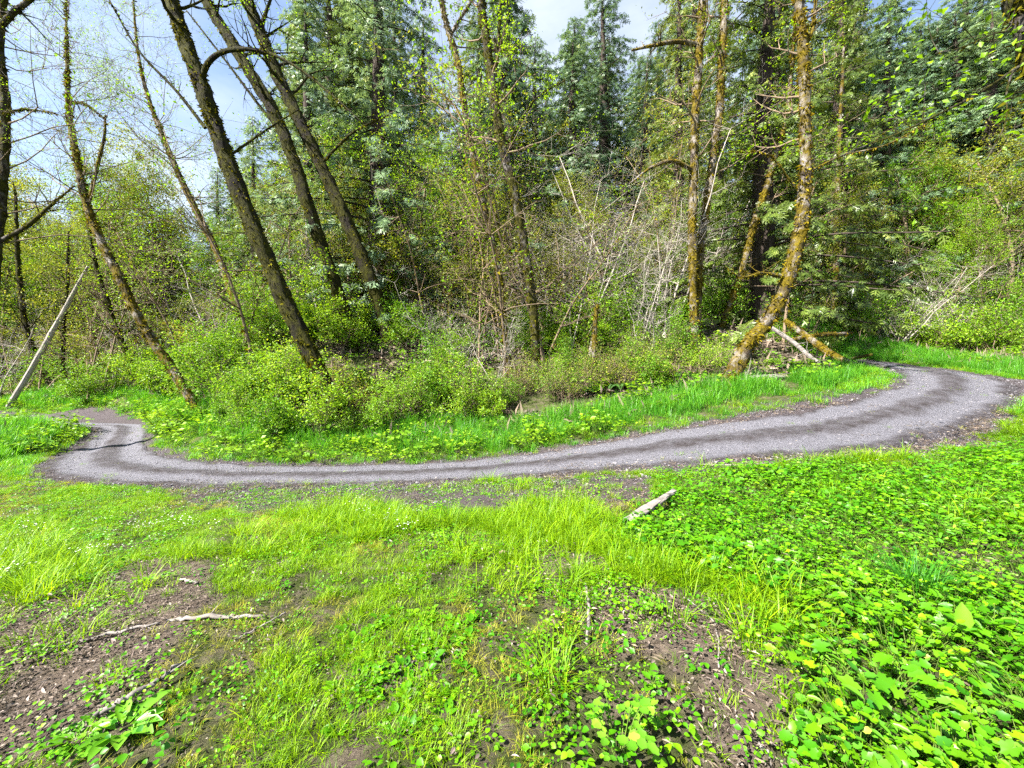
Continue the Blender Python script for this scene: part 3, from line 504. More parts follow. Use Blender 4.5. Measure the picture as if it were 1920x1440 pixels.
def put(kind, px, d, k, sc, name, label, cat, group=None, tilt=0.12):
    b_ = on(px, d, -.06)
    if not clear_of_road(b_[0], b_[1], .7): return None
    return plant(name, kind[k], b_, rr.uniform(0, 6.28), sc, label, cat, group, (rr.uniform(-tilt, tilt), rr.uniform(-tilt, tilt)))
KINDS = ['yellow-green young maple', 'slim pale young maple', 'bright green young maple', 'moss-hung young maple', 'shaggy moss-draped maple', 'many-stemmed moss-draped maple']
for lo, hi, d0, d1, n_, ks in [(-150, 520, 22, 36, 26, [0, 1, 1, 3, 4]), (520, 1260, 17, 27, 24, [0, 1, 2, 3, 4, 4]), (1180, 1560, 18, 26, 9, [0, 3, 4]), (1580, 2050, 26, 36, 16, [0, 1, 2, 3])]:
    for i in range(n_):
        px = lo + (hi - lo) * (i + rr.uniform(0, 1)) / n_; k = rr.choice(ks); lab = KINDS[k] + ' ' + place(px)
        put(SAP, px, rr.uniform(d0, d1), k, rr.uniform(.7, 1.25), 'maple_sapling', lab, 'tree', lab + ' group')
def broad(seed, H, leafm, per, size, limbs=24, mossn=0):
    rng = rs(seed); tb = MB(); lb = MB(); mo = MB(); tips = []; pts = [np.zeros(3)]; dd = np.array([0, 0, 1.0])
    for i in range(9): dd = nrm(dd + rng.normal(0, .07, 3) + [0, 0, .05]); pts.append(pts[-1] + dd * H * .95 / 9)
    P = smooth(pts, 24); r = .016 * H * (1 - np.linspace(0, 1, 24) * .93); tb.tube(P, r, 8, .5, 0, .08, rng)
    for k in range(limbs):
        s_ = .2 + .8 * (k + rng.uniform(0, 1)) / limbs; i = min(int(s_ * 23), 22); az = k * 2.4 + rng.normal(0, .4); o = np.array([math.cos(az), math.sin(az), .45])
        grow(tb, P[i], o, H * .27 * (1.15 - .55 * s_) * rng.uniform(.7, 1.2), r[i] * .4 + .01, 0, 2, rng, tips, .2, .08, (6, 5))
    if mossn: mosstufts(mo, P, r, mossn, rng, .16, .8)
    tipleaves(lb, tips, per, size, rng, .15); out = [('trunk', tb.mesh('trunk', M['brown'])), ('crown', lb.mesh('crown', M[leafm], False))]
    return out + ([('moss', mo.mesh('moss', M['mossgold']))] if mossn else [])
BRO = [broad(46, 12, 'maple', 6, .11), broad(47, 13, 'bush', 6, .11), broad(48, 11, 'maple', 4, .10, 26, 300), broad(49, 12, 'lime', 3, .09)]
BK = ['full yellow-green maple', 'full green broadleaf tree', 'thin moss-hung broadleaf tree', 'sparse lime-leaved alder']
for lo, hi, d0, d1, n_, t0, t1, ks in [(-200, 520, 25, 42, 36, 290, 480, [0, 0, 1, 2, 3]), (520, 1240, 21, 31, 24, 240, 480, [0, 1, 2, 2, 3]), (1240, 1620, 21, 27, 8, 250, 450, [0, 1, 2]), (1590, 2150, 25, 36, 38, 230, 520, [0, 0, 1, 1, 2, 3])]:
    for i in range(n_):
        px = lo + (hi - lo) * (i + rr.uniform(.1, .9)) / n_; d = rr.uniform(d0, d1); k = rr.choice(ks); H = max(4, top_h(px, d, rr.uniform(t0, t1))); lab = BK[k] + ' ' + place(px)
        put(BRO, px, d, k, H / 12, 'broadleaf_tree', lab, 'tree', lab + ' group', .06)
BN = ['many-stemmed leafless whitish sapling', 'single-stemmed leafless whitish sapling', 'low spreading leafless whitish sapling']
BP = [(1190, 15.5, 0, 1.0), (1245, 16.5, 1, 1.15), (1075, 17, 1, 1.0), (1150, 18, 0, 1.1), (1215, 14.5, 2, .9), (1320, 20, 1, 1.4), (1060, 21, 1, 1.35), (1100, 16, 1, 1.2), (1265, 18, 0, 1.1), (1170, 20, 1, 1.5), (1020, 19, 0, 1.1)]
BP += [(rr.uniform(1620, 1950), rr.uniform(23, 30), rr.choice([0, 1, 2]), rr.uniform(.8, 1.4)) for i in range(16)] + [(rr.uniform(-40, 500), rr.uniform(19, 27), rr.choice([0, 1, 2]), rr.uniform(.8, 1.2)) for i in range(12)]
BP += [(rr.uniform(740, 960), rr.uniform(14.5, 17), 2, rr.uniform(.5, .75)) for i in range(6)] + [(rr.uniform(560, 1500), rr.uniform(17, 23), rr.choice([0, 1, 1]), rr.uniform(.9, 1.4)) for i in range(12)]
THIN = [sapling(54, 11, 1, 'lime', 1, .09, 60, .08, 'brown', .0065, 26, 3), sapling(55, 9, 2, 'maple', 2, .09, 90, .16, 'brown', .0065, 16, 3)]
PLACES2 = [(60, 'near the upright brown trunk by the left bend'), (230, 'near the pale propped pole'), (400, 'near the slim golden-mossed alder'), (560, 'near the thick leaning alder'), (780, 'near the twin leaning trunks'), (1010, 'near the middle pair of alders'), (1250, 'between the middle alders and the upright golden-mossed ones'), (1400, 'near the upright golden-mossed alders'), (1540, 'near the curved alder'), (1660, 'near the fallen logs'), (1790, 'up the slope past the right bend'), (9999, 'on the slope beside the right bend')]
def place2(px): return next(t_ for lim, t_ in PLACES2 if px < lim)
for px, d, k, sc in BP: lab = BN[k] + ' ' + place2(px); put(BAR, px, d, k, sc, 'bare_sapling', lab, 'tree', lab + ' group')
for i in range(30):
    px = rr.choice([rr.uniform(430, 700), rr.uniform(760, 1080), rr.uniform(1180, 1540), rr.uniform(150, 420), rr.uniform(1620, 1900)]); k = rr.choice([0, 0, 1]); lab = ('tall thin brown sapling ', 'forked thin brown sapling ')[k] + place2(px)
    put(THIN, px, rr.uniform(14.5, 21) if px < 1560 else rr.uniform(24, 30), k, rr.uniform(.7, 1.15), 'thin_sapling', lab, 'tree', lab + ' group', .2)
# ---------------------------------------------------------------- bushes and ferns
def bush(seed, H, stems, per, size, leafm='bush'):
    rng = rs(seed); tb = MB(); lb = MB(); tips = []
    for k in range(stems):
        az = rng.uniform(0, 6.28); sp_ = rng.uniform(.15, .95); o = np.array([math.cos(az) * sp_, math.sin(az) * sp_, 1]); b_ = np.array([rng.normal(0, .16), rng.normal(0, .16), 0])
        grow(tb, b_, o, H * rng.uniform(.5, 1.15), .011, 0, 2, rng, tips, .22, .02, (8, 4))
    tips = [t_ for t_ in tips if t_[0][2] > .28 * H]
    tipleaves(lb, tips, per, size, rng, .06, 0, OVAL if size > .2 else DIA, .35, .7)
    return [('stems', tb.mesh('stems', M['brown'])), ('leaves', lb.mesh('leaves', M[leafm], False))]
BUSH = [bush(61, 1.6, 10, 4, .07), bush(62, 2.0, 8, 4, .075), bush(63, 1.2, 12, 4, .07), bush(64, 1.8, 10, 2, .07)]
BROWN = [bush(65, 1.5, 14, 0, .08) if False else bush(66, 1.4, 14, 1, .06, 'maple')]
for lo, hi, d0, d1, n_, s0, s1, ks, lab, grp in [
    (395, 600, 11.3, 13.6, 14, .45, 1.1, [0, 1, 2, 3], 'leafy green bush at the foot of the thick leaning alder', 'bushes at the foot of the leaning alder'),
    (660, 960, 11.4, 13.6, 16, .4, 1.0, [0, 1, 2, 3], 'leafy bramble bush between the leaning alder and the middle pair', 'bushes between the alders'),
    (330, 640, 15, 21, 18, .7, 1.3, [0, 1, 2], 'bright green bush on the slope behind the leaning alders', 'bushes on the slope behind the leaning alders'),
    (-60, 330, 17.5, 24, 20, .8, 1.3, [0, 1, 2, 3], 'low green bush on the bank beyond the left bend', 'bushes beyond the left bend'),
    (1010, 1350, 12.0, 15.0, 15, .5, .85, [3, 3, 1, 2], 'thin brushy bush below the bare whitish saplings', 'brush below the bare saplings'),
    (1040, 1480, 16, 20, 18, .7, 1.3, [0, 1, 2], 'yellow-green bush under the golden-mossed alders', 'bushes under the golden-mossed alders'),
    (1420, 1600, 16.5, 18.5, 6, .4, .7, [1, 2, 3], 'low bush among the fallen logs', 'bushes among the fallen logs'),
    (1600, 2000, 23, 30, 26, 1.0, 1.7, [0, 1, 2], 'bright bush on the hillside beyond the right bend', 'bushes beyond the right bend'),
    (640, 1040, 15, 19, 10, .7, 1.2, [0, 1, 2], 'shaded green bush behind the middle pair of alders', 'bushes behind the middle pair')]:
    for i in range(n_):
        px = lo + (hi - lo) * (i + rr.uniform(0, 1)) / n_; k = rr.choice(ks); pre = ('broad ', 'tall ', 'dense low ', 'sparse ')[k]; put(BUSH, px, rr.uniform(d0, d1), k, rr.uniform(s0, s1), 'leafy_bush', pre + lab, 'bush', pre + grp)
for i in range(12):
    put(BROWN, rr.choice([rr.uniform(480, 700), rr.uniform(960, 1340)]), rr.uniform(12.2, 14.5), 0, rr.uniform(.6, 1.0), 'twiggy_shrub', 'brown twiggy shrub with hardly any leaves in the undergrowth', 'bush', 'brown twiggy shrubs')
def fern(seed):
    rng = rs(seed); fb = []
    for k in range(16):
        b_ = MB(); az = k * 2.4 + rng.normal(0, .2); ln = rng.uniform(.7, 1.1); t_ = np.linspace(0, 1, 9); o = np.array([math.cos(az), math.sin(az), 0]); P = o * (ln * (.15 * t_ + .75 * t_ ** 1.3))[:, None]; P[:, 2] = ln * (.95 * t_ - .75 * t_ ** 2.2)
        b_.tube(P, .004 * (1.2 - t_), 3, .6, cap=False); s = np.linspace(.12, .98, 24); i = np.minimum((s * 8).astype(int), 7); f_ = (s * 8 - i)[:, None]; B = P[i] * (1 - f_) + P[i + 1] * f_; T = nrm(P[i + 1] - P[i]); sd_ = np.cross(T, [0, 0, 1.0])
        for sg in (1, -1): b_.leaves(DIA, B, sg * sd_ + T * .25, np.cross(sd_, T), .15 * np.sin(np.pi * (s * .85 + .12)) + .015, .028, rng.uniform(.2, .9, 24))
        fb.append(('frond', b_.mesh('frond', M['fern'])))
    return fb
FERN = [fern(71), fern(72)]
for px, d, sc in [(1160, 12.6, 1.15), (1235, 12.2, 1.0), (1092, 12.8, 1.0), (1130, 13.6, 1.1), (1275, 13.0, .9), (1050, 13.2, .8), (300, 15.8, .9), (250, 17.2, .9), (1480, 12.9, .8), (880, 13.8, .9)]:
    put(FERN, px, d, rr.randint(0, 1), sc, 'sword_fern', 'dark green sword fern arching at the edge of the undergrowth', 'fern', 'sword ferns', .05)
# ---------------------------------------------------------------- dead wood
def logthing(name, label, cat, pix, mat, seed, mossn=0, mossm='mossgold', twigs=0, sides=9, group=None, flat=1.0, rough=.1):
    rng = rs(seed); W3 = smooth(np.array([np.append(at(a, b_, d) if b_ > 5 else on(a, d, b_), w_ / 2 / F * d) for a, b_, d, w_ in pix]), 22); base = W3[0, :3].copy(); Q = W3[:, :3] - base; root = empty(name, base)
    b_ = MB(); b_.tube(Q, W3[:, 3], sides, .5, 0, rough, rng); b_.build('trunk' if cat != 'stick' else 'wood', M[mat], root, cat == 'stick')
    if mossn: mo = MB(); mosstufts(mo, Q, W3[:, 3], mossn, rng, .06, .4); mo.build('moss', M[mossm], root)['kind'] = 'stuff'
    if twigs:
        tb = MB()
        for k in range(twigs): grow(tb, Q[rng.randint(3, 21)], rng.normal(0, 1, 3) + [0, 0, .3], rng.uniform(.3, .9) * (W3[:, 3].mean() / .05) ** .5, W3[:, 3].mean() * .25, 1, 2, rng, [], .3, 0, (2, 2))
        tb.build('twigs', M[mat], root)['kind'] = 'stuff'
    return tag(root, label, cat, group)
def gpt(px, py, w_, lift=.0):
    P = ground_at(px, py); return (px, py, P[1] * 1.0, w_)
logthing('leaning_pole', 'long pale barkless pole propped slantwise beside the left bend', 'dead tree', [(12, 770, 20.5, 9), (60, 690, 20.7, 9), (110, 600, 20.9, 8), (165, 500, 21, 5)], 'pale', 81, twigs=3)
logthing('fallen_log', 'brown mossy fallen log sloping down to the grass by the right bend', 'log', [(1470, 1.15, 15.6, 10), (1512, .8, 14.9, 12), (1555, .45, 14.2, 12), (1600, .16, 13.6, 11)], 'gold', 82, 500)
logthing('fallen_log', 'thin grey weathered fallen log beside the mossy one', 'log', [(1440, .95, 14.6, 7), (1485, .7, 14.0, 8), (1520, .42, 13.4, 7), (1556, .2, 12.9, 5)], 'deadwood', 83, twigs=7)
logthing('fallen_log', 'mossy limb lying across the sloping fallen logs', 'log', [(1480, .55, 14.8, 6), (1530, .95, 15.0, 8), (1572, 1.2, 15.4, 7), (1596, 1.35, 15.6, 4)], 'gold', 84, 260)
logthing('fallen_log', 'short dark log end poking over the grass at the right bend', 'log', [(1590, .25, 14.4, 5), (1612, .4, 14.3, 6), (1634, .52, 14.2, 5)], 'alder', 85)
logthing('broken_snag', 'short broken reddish snag standing beyond the fallen logs', 'dead tree', [(1606, 640, 25.5, 13), (1613, 590, 25.5, 12), (1620, 560, 25.5, 11), (1626, 538, 25.5, 7)], 'conbark', 86, twigs=2)
logthing('leaning_branch', 'thin dead branch leaning across the broken snag', 'branch', [(1566, 614, 25.2, 4), (1600, 580, 25, 4), (1650, 545, 24.8, 3), (1720, 505, 24.8, 2)], 'brown', 87, twigs=6)
logthing('mossy_snag', 'slim broken snag furred with golden moss among the ferns', 'dead tree', [(1114, 712, 13.2, 7), (1114, 660, 13.2, 8), (1116, 610, 13.2, 9), (1120, 570, 13.2, 6)], 'gold', 88, 420, twigs=5)
logthing('fallen_branch', 'pale rotting branch lying at the foot of the curved alder', 'branch', [(1388, .12, 11.3, 9), (1420, .18, 11.3, 10), (1470, .14, 11.3, 7)], 'deadwood', 89, twigs=4)
def split_board():
    A = ground_at(1176, 990); B = ground_at(1262, 942); A[2] += .075; B[2] += .14; ax = nrm(B - A); sd_ = nrm(np.cross(ax, [0, 0, 1.0])); up_ = np.cross(sd_, ax); L_ = np.linalg.norm(B - A); rng = rs(90); o = empty('split_log', A)
    n_ = 16; K_ = 8; prof_ = [(-.085, .0), (-.06, .028), (-.015, .04), (.03, .036), (.075, .018), (.08, -.012), (.01, -.03), (-.06, -.022)]; V = []
    for i in range(n_):
        s = i / (n_ - 1); wv = .55 + .5 * math.sin(math.pi * min(1, s * 1.1 + .14)) + rng.normal(0, .05)
        for a_, h_ in prof_:
            V.append(ax * (L_ * s + rng.normal(0, .012)) + sd_ * (a_ * .8 * wv + rng.normal(0, .005)) + up_ * (h_ * .8 * (.7 + .3 * wv) + rng.normal(0, .004)))
    f = []
    for i in range(n_ - 1):
        for k in range(K_): f.append([i * K_ + k, i * K_ + (k + 1) % K_, (i + 1) * K_ + (k + 1) % K_, (i + 1) * K_ + k])
    b_ = MB(); b_.add(V, f, .75); c_ = MB(); e0 = np.array(V[:K_]); e1 = np.array(V[-K_:])
    for E in (e0, e1): b_.add(np.vstack([E, E.mean(0)]), [[k, (k + 1) % K_, K_] for k in range(K_)], .6)
    b_.build('wood', M['deadwood'], o, False); k = MB()
    for s in range(5):
        q_ = ax * L_ * rng.uniform(.1, .6) + sd_ * rng.uniform(.05, .085); k.tube(np.array([q_, q_ + ax * .14 + up_ * .02, q_ + ax * rng.uniform(.2, .3) + up_ * .03]), [.012, .01, .002], 4, .6)
    k.build('splinters', M['deadwood'], o); tag(o, 'bleached split log lying tilted in the grass beside the track', 'log')
split_board()
def stick(label, pix, seed, twigs=2, lift=.02, mat='deadwood'):
    rng = rs(seed); P = np.array([np.append(ground_at(a, b_), w_ / 2) for a, b_, w_ in pix]); P[:, 3] = P[:, 3] * .58 / F * np.linalg.norm(P[:, :3] - CAM, axis=1); P[:, 2] += lift + P[:, 3]; W3 = smooth(P, 20); base = W3[0, :3].copy(); o = empty('fallen_stick', base)
    Q = W3[:, :3] - base; Q[1:-1] += rng.normal(0, .004, (18, 3)); b_ = MB(); b_.tube(Q, W3[:, 3], 7, .7, 0, .18, rng); b_.build('wood', M[mat], o)
    if twigs:
        t_ = MB()
        for k in range(twigs): i = rng.randint(4, 18); dd = nrm(Q[i + 1] - Q[i]) + rng.normal(0, .5, 3) * [1, 1, .2] + [0, 0, .1]; grow(t_, Q[i], dd, rng.uniform(.08, .2), W3[i, 3] * .5, 2, 2, rng, [], .2, 0)
        t_.build('twig', M[mat], o)
    tag(o, label, 'stick')
stick('pale knobbly stick lying flat across the top of the bare soil patch', [(315, 1172, 8), (360, 1168, 9), (420, 1166, 9), (500, 1163, 6)], 91)
stick('long thin grey stick running down through the bare soil patch', [(60, 1235, 5), (150, 1212, 6), (235, 1190, 7), (300, 1176, 5)], 92, 1)
stick('stout lichened stick lying over the broad dock leaves', [(178, 1366, 9), (215, 1345, 12), (280, 1310, 12), (346, 1262, 10)], 93, 2, .05)
stick('thin straight twig poking from the grass above the dock leaves', [(440, 1212, 5), (480, 1190, 5), (536, 1158, 4)], 94, 0, .03)
stick('short pale stick lying upright in line with the small leafy clump', [(1098, 1100, 7), (1104, 1140, 9), (1104, 1168, 10), (1100, 1210, 6)], 95, 1)
stick('curved thin grey twig across the dry patch beside the leafy ground', [(1290, 1130, 4), (1330, 1165, 5), (1346, 1200, 5), (1348, 1260, 4)], 96, 2)
stick('small pale stick at the far tip of the bare soil patch', [(335, 1092, 5), (352, 1096, 6), (372, 1098, 4)], 97, 0)
stick('short pale twig in the dry patch near the lowest bramble leaves', [(1422, 1405, 5), (1440, 1425, 6), (1448, 1450, 5)], 98, 1)
stick('long curved twig lying along the edge of the road and grass', [(1310, 874, 3), (1380, 876, 4), (1450, 872, 4), (1490, 862, 3)], 99, 3)
stick('brown bark piece standing in the low leaves of the lawn', [(938, 1046, 9), (948, 1044, 10), (958, 1047, 7)], 100, 0, .03, 'brown')
stick('grey twig lying in the mown lawn beyond the bare soil patch', [(168, 980, 4), (182, 977, 5), (198, 973, 4)], 101, 1)
# ---------------------------------------------------------------- scattered small growth (uncountable)
def scatter(name, protos, P, rot, scl, idx, label):
    me = bpy.data.meshes.new(name); n_ = len(P); me.vertices.add(n_); me.vertices.foreach_set('co', np.asarray(P, np.float32).ravel())
    for an, ty, val in (('rot', 'FLOAT_VECTOR', rot), ('scl', 'FLOAT', scl), ('idx', 'INT', idx)):
        a_ = me.attributes.new(an, ty, 'POINT'); a_.data.foreach_set('vector' if ty == 'FLOAT_VECTOR' else 'value', np.asarray(val, np.int32 if ty == 'INT' else np.float32).ravel())
    o = bpy.data.objects.new(name, me); col.objects.link(o)
    ng = bpy.data.node_groups.new(name, 'GeometryNodeTree'); ng.interface.new_socket('Geometry', in_out='INPUT', socket_type='NodeSocketGeometry'); ng.interface.new_socket('Geometry', in_out='OUTPUT', socket_type='NodeSocketGeometry')
    gi = ng.nodes.new('NodeGroupInput'); go = ng.nodes.new('NodeGroupOutput'); l_ = ng.links; join = ng.nodes.new('GeometryNodeJoinGeometry')
    def named(nm, dt): q_ = ng.nodes.new('GeometryNodeInputNamedAttribute'); q_.data_type = dt; q_.inputs[0].default_value = nm; return q_.outputs[0]
    for k, pm in enumerate(protos):
        po = bpy.data.objects.new(name + '_piece', pm); oi = ng.nodes.new('GeometryNodeObjectInfo'); oi.inputs['Object'].default_value = po; oi.inputs['As Instance'].default_value = False
        eq = ng.nodes.new('FunctionNodeCompare'); eq.data_type = 'INT'; eq.operation = 'EQUAL'; l_.new(named('idx', 'INT'), eq.inputs[2]); eq.inputs[3].default_value = k
        ip = ng.nodes.new('GeometryNodeInstanceOnPoints'); l_.new(gi.outputs[0], ip.inputs['Points']); l_.new(eq.outputs[0], ip.inputs['Selection']); l_.new(oi.outputs['Geometry'], ip.inputs['Instance'])
        l_.new(named('rot', 'FLOAT_VECTOR'), ip.inputs['Rotation']); l_.new(named('scl', 'FLOAT'), ip.inputs['Scale']); l_.new(ip.outputs[0], join.inputs[0])
    l_.new(join.outputs[0], go.inputs[0]); md = o.modifiers.new('scatter', 'NODES'); md.node_group = ng
    return tag(o, label, None, None, 'stuff')
def grassclump(seed, nb, rad, h, wd, lean, matname, tmax=1.0):
    rng = rs(seed); b_ = MB(); az = rng.uniform(0, 6.28, nb); rr_ = rad * np.sqrt(rng.uniform(0, 1, nb)); base = np.stack([rr_ * np.cos(az), rr_ * np.sin(az), np.full(nb, -.01)], 1); a2_ = az + rng.normal(0, 1.2, nb); o = np.stack([np.cos(a2_), np.sin(a2_), np.zeros(nb)], 1); sd_ = np.stack([-o[:, 1], o[:, 0], np.zeros(nb)], 1)
    hh = h * rng.uniform(.45, 1.15, nb); le = lean * rng.uniform(.2, 1.5, nb); ww = wd * rng.uniform(.6, 1.3, nb); V = []
    for s, wq in ((0, 1), (.4, .9), (.75, .6), (1, 0.05)):
        c_ = base + o * (hh * le * s ** 1.9)[:, None]; c_[:, 2] += hh * (s - .35 * np.minimum(le, 1.3) * s ** 2.4); V.append(c_ + sd_ * (ww * wq / 2)[:, None]); V.append(c_ - sd_ * (ww * wq / 2)[:, None])
    V = np.stack(V, 1); f = np.array([[0, 1, 3], [0, 3, 2], [2, 3, 5], [2, 5, 4], [4, 5, 7], [4, 7, 6]]); F_ = (f[None] + (np.arange(nb) * 8)[:, None, None]).reshape(-1, 3)
    b_.add(V.reshape(-1, 3), F_, np.repeat(np.clip(rng.beta(1.6, 2.0, nb) * tmax, 0, 1), 8)); return b_.mesh('blades', M[matname])
def herb(seed, nl, rad, h, ls, tmpl, matname, wd=.9, flat=.25, petiole=True, bunch=1):
    rng = rs(seed); b_ = MB()
    for k in range(nl):
        az = rng.uniform(0, 6.28); rr_ = rad * math.sqrt(rng.uniform(.02, 1)); top_ = np.array([rr_ * math.cos(az), rr_ * math.sin(az), h * rng.uniform(.5, 1.15)])
        if petiole: b_.tube(np.array([top_ * [.3, .3, 0], top_ * [.75, .75, .7], top_]), [.0022, .0018, .0014], 3, .4, 1, cap=False)
        for j in range(bunch):
            a_ = az + rng.normal(0, .5) + (j - (bunch - 1) / 2) * 1.5; s_ = ls * rng.uniform(.6, 1.25); d = np.array([math.cos(a_), math.sin(a_), rng.uniform(-.3, .35) * (1 if flat < .5 else 1.5)]); b_.leaves(tmpl, top_[None], d[None], np.array([[rng.normal(0, flat), rng.normal(0, flat), 1]]), s_, s_ * wd, np.clip(rng.normal(.5, .25), 0, 1))
    return b_.mesh('herb', [M[matname], M['stem']])
def rosette(seed, nl, ls, tmpl, matname, wd, up_=.55):
    rng = rs(seed); b_ = MB()
    for k in range(nl):
        a_ = k * 2.4 + rng.normal(0, .3); e_ = rng.uniform(.25, 1.1) * up_; d = np.array([[math.cos(a_), math.sin(a_), e_]]); s_ = ls * rng.uniform(.6, 1.2); st = d * .25 * s_; b_.tube(np.vstack([[0, 0, -.01], st[0]]), .0025, 3, .5, 1, cap=False); b_.leaves(tmpl, st, d, np.array([[-math.cos(a_) * e_, -math.sin(a_) * e_, 1]]) + rng.normal(0, .15, (1, 3)), s_, s_ * wd, np.clip(rng.normal(.5, .22, 1), 0, 1))
    return b_.mesh('rosette', [M[matname], M['stem']])
def field(n_, x0, x1, y0, y1, seed, dens, zoff=0.0):
    rng = rs(seed); x = rng.uniform(x0, x1, n_); y = rng.uniform(y0, y1, n_); vis = (np.abs(x) < 1.42 * y + 1.6); x, y = x[vis], y[vis]; e_, s_ = road_uv(x, y); pr = dens(x, y, e_, s_); k = rng.uniform(0, 1, len(x)) < pr; x, y, e_, s_ = x[k], y[k], e_[k], s_[k]
    P = np.stack([x, y, zt(x, y) + zoff], 1); m_ = len(x); rot = np.stack([rng.normal(0, .12, m_), rng.normal(0, .12, m_), rng.uniform(0, 6.28, m_)], 1); return P, rot, e_, s_, rng
nearside = lambda x, y, e_, s_: (s_ > 0) & (y < 9.5)
# lawn
LOGC = (ground_at(1176, 990) + ground_at(1262, 942)) / 2
GR = [grassclump(201 + k, 44, .085, .10, .0042, .9, 'grass', .93) for k in range(3)] + [grassclump(205, 30, .06, .19, .0048, 1.0, 'grass', .92), grassclump(206, 34, .09, .065, .004, 1.2, 'dry'), grassclump(207, 26, .08, .12, .004, .9, 'dry')]
def d_lawn(x, y, e_, s_):
    lf = inpoly(x, y, LEAFY); q_ = np.clip(.74 + .6 * fbm(x, y, 2.1), .14, 1); q_ = np.where(lf, .6 * q_ * (.35 + (fbm(x + 30, y, 1.3) > .0)), q_); q_ = np.where(np.hypot(x - LOGC[0], y - LOGC[1]) < .38, .06, q_); return nearside(x, y, e_, s_) * (e_ > .05 + .12 * fbm(x, y, 3)) * np.where(bare_amt(x, y) > .5, .07, q_)
P, rot, e_, s_, rng = field(62000, -13, 13, .9, 9.3, 1, d_lawn)
dry_ = inpoly(P[:, 0], P[:, 1], DRY) | (fbm(P[:, 0] + 4, P[:, 1], 1.6) > .30); u_ = rng.uniform(0, 1, len(P)); lush = fbm(P[:, 0] + 20, P[:, 1], 1.2) > .35
idx = np.where(dry_ & (u_ < .78), np.where(u_ < .5, 4, 5), np.where(lush & (u_ > .45), 3, rng.randint(0, 3, len(P)))); scatter('lawn_grass', GR, P, rot, rng.uniform(.35, 1.0, len(P)) * (1 + .55 * lush) * np.where(dry_, .7, 1), idx, 'short bright green lawn grass with straw-coloured patches before the track')
# verge grass beyond the road
TG = [grassclump(211 + k, 30, .13, .46, .009, .55, 'tall', .95) for k in range(3)] + [grassclump(215, 30, .14, .2, .007, .8, 'tall'), grassclump(216, 30, .14, .16, .006, .9, 'grass')]
def d_verge(x, y, e_, s_):
    ww = np.where((x > 7) & (y < 16), 1.5, 2.7) + .5 * fbm(x, y, .9); ed = .05 + .16 * fbm(x, y, 4); far = (s_ < 0) & (e_ > ed) & (e_ < ww); side = (s_ > 0) & (y >= 8.6) & (e_ > ed) & (e_ < 4); return (far | side) * 1.0
P, rot, e_, s_, rng = field(60000, -30, 32, 7, 28, 2, d_verge); lowz = (e_ < .75 + .3 * fbm(P[:, 0], P[:, 1], 2)) | ((P[:, 0] < 2) & (s_ < 0) & (rng.uniform(0, 1, len(P)) < .3))
idx = np.where(lowz, rng.randint(3, 5, len(P)), rng.randint(0, 3, len(P))); scatter('verge_grass', TG, P, rot, rng.uniform(.6, 1.3, len(P)), idx, 'tall blue-green meadow grass along the far side of the track')
P, rot, e_, s_, rng = field(30000, -15, 16, 5.6, 17, 12, lambda x, y, e_, s_: (e_ < .15) * np.where(e_ < -1.0, .05, np.where(e_ > -.3, .10, .012)) + inpoly(x, y, BARE[5]) * .10); scatter('road_weeds', [GR[0], GR[4], GR[5], TG[4]], P, rot, rng.uniform(.3, .8, len(P)), rng.randint(0, 4, len(P)), 'sparse grass and weeds creeping over the edges and crown of the track')
# leafy cover
HB = [herb(221, 18, .15, .10, .040, LOBE, 'cover', .8, .4), herb(222, 13, .15, .13, .050, LOBE, 'cover', .8, .4), herb(223, 26, .14, .08, .030, SERR, 'cover', .75, .4), herb(224, 10, .14, .14, .034, SERR, 'cover', .65, .4, True, 3), herb(225, 44, .13, .05, .017, OVAL, 'cover', .8, .4, False), herb(226, 20, .14, .12, .05, LONGL, 'dock', .34, .4), herb(227, 24, .14, .09, .030, SERR, 'tall', .7, .45)]
def d_leafy(x, y, e_, s_): return nearside(x, y, e_, s_) * (e_ > .12) * np.where(bare_amt(x, y) > .5, .03, np.where(inpoly(x + .15 * fbm(x, y, 3), y, LEAFY), np.clip(.62 + .75 * fbm(x - 8, y, 1.7), .22, 1) * np.clip(e_ / .9, .15, 1) * np.where(np.hypot(x - LOGC[0], y - LOGC[1]) < .4, .15, 1), .05))
P, rot, e_, s_, rng = field(52000, -8, 13, .9, 9, 3, d_leafy); idx = rng.choice(7, len(P), p=[.20, .08, .24, .10, .18, .07, .13]); idx = np.where(inpoly(P[:, 0], P[:, 1], LEAFY), idx, 4); scatter('leafy_groundcover', HB, P, rot * [1.6, 1.6, 1], rng.uniform(.55, 1.4, len(P)) * (1 + .25 * fbm(P[:, 0], P[:, 1] + 5, 1.1)), idx, 'lush carpet of lobed green leaves covering the ground right of the lawn')
SM = [herb(231, 40, .13, .04, .020, OVAL, 'cover', .95, .3, False), herb(232, 30, .12, .055, .028, OVAL, 'cover', .8, .35, False), herb(233, 14, .12, .06, .024, LOBE, 'cover', .85, .3, False)]
def d_small(x, y, e_, s_): return nearside(x, y, e_, s_) * (e_ > .05) * np.where(bare_amt(x, y) > .5, .2, np.clip(.25 + .5 * fbm(x + 7, y, 1.5), .04, .8))
P, rot, e_, s_, rng = field(9000, -12, 10, .9, 9, 4, d_small); scatter('small_weeds', SM, P, rot, rng.uniform(.6, 1.3, len(P)), rng.randint(0, 3, len(P)), 'tiny round-leaved weeds growing through the lawn grass')
YD = [rosette(241, 5, .055, OVAL, 'cover', .65, .8), rosette(242, 6, .048, OVAL, 'cover', .7, .6)]
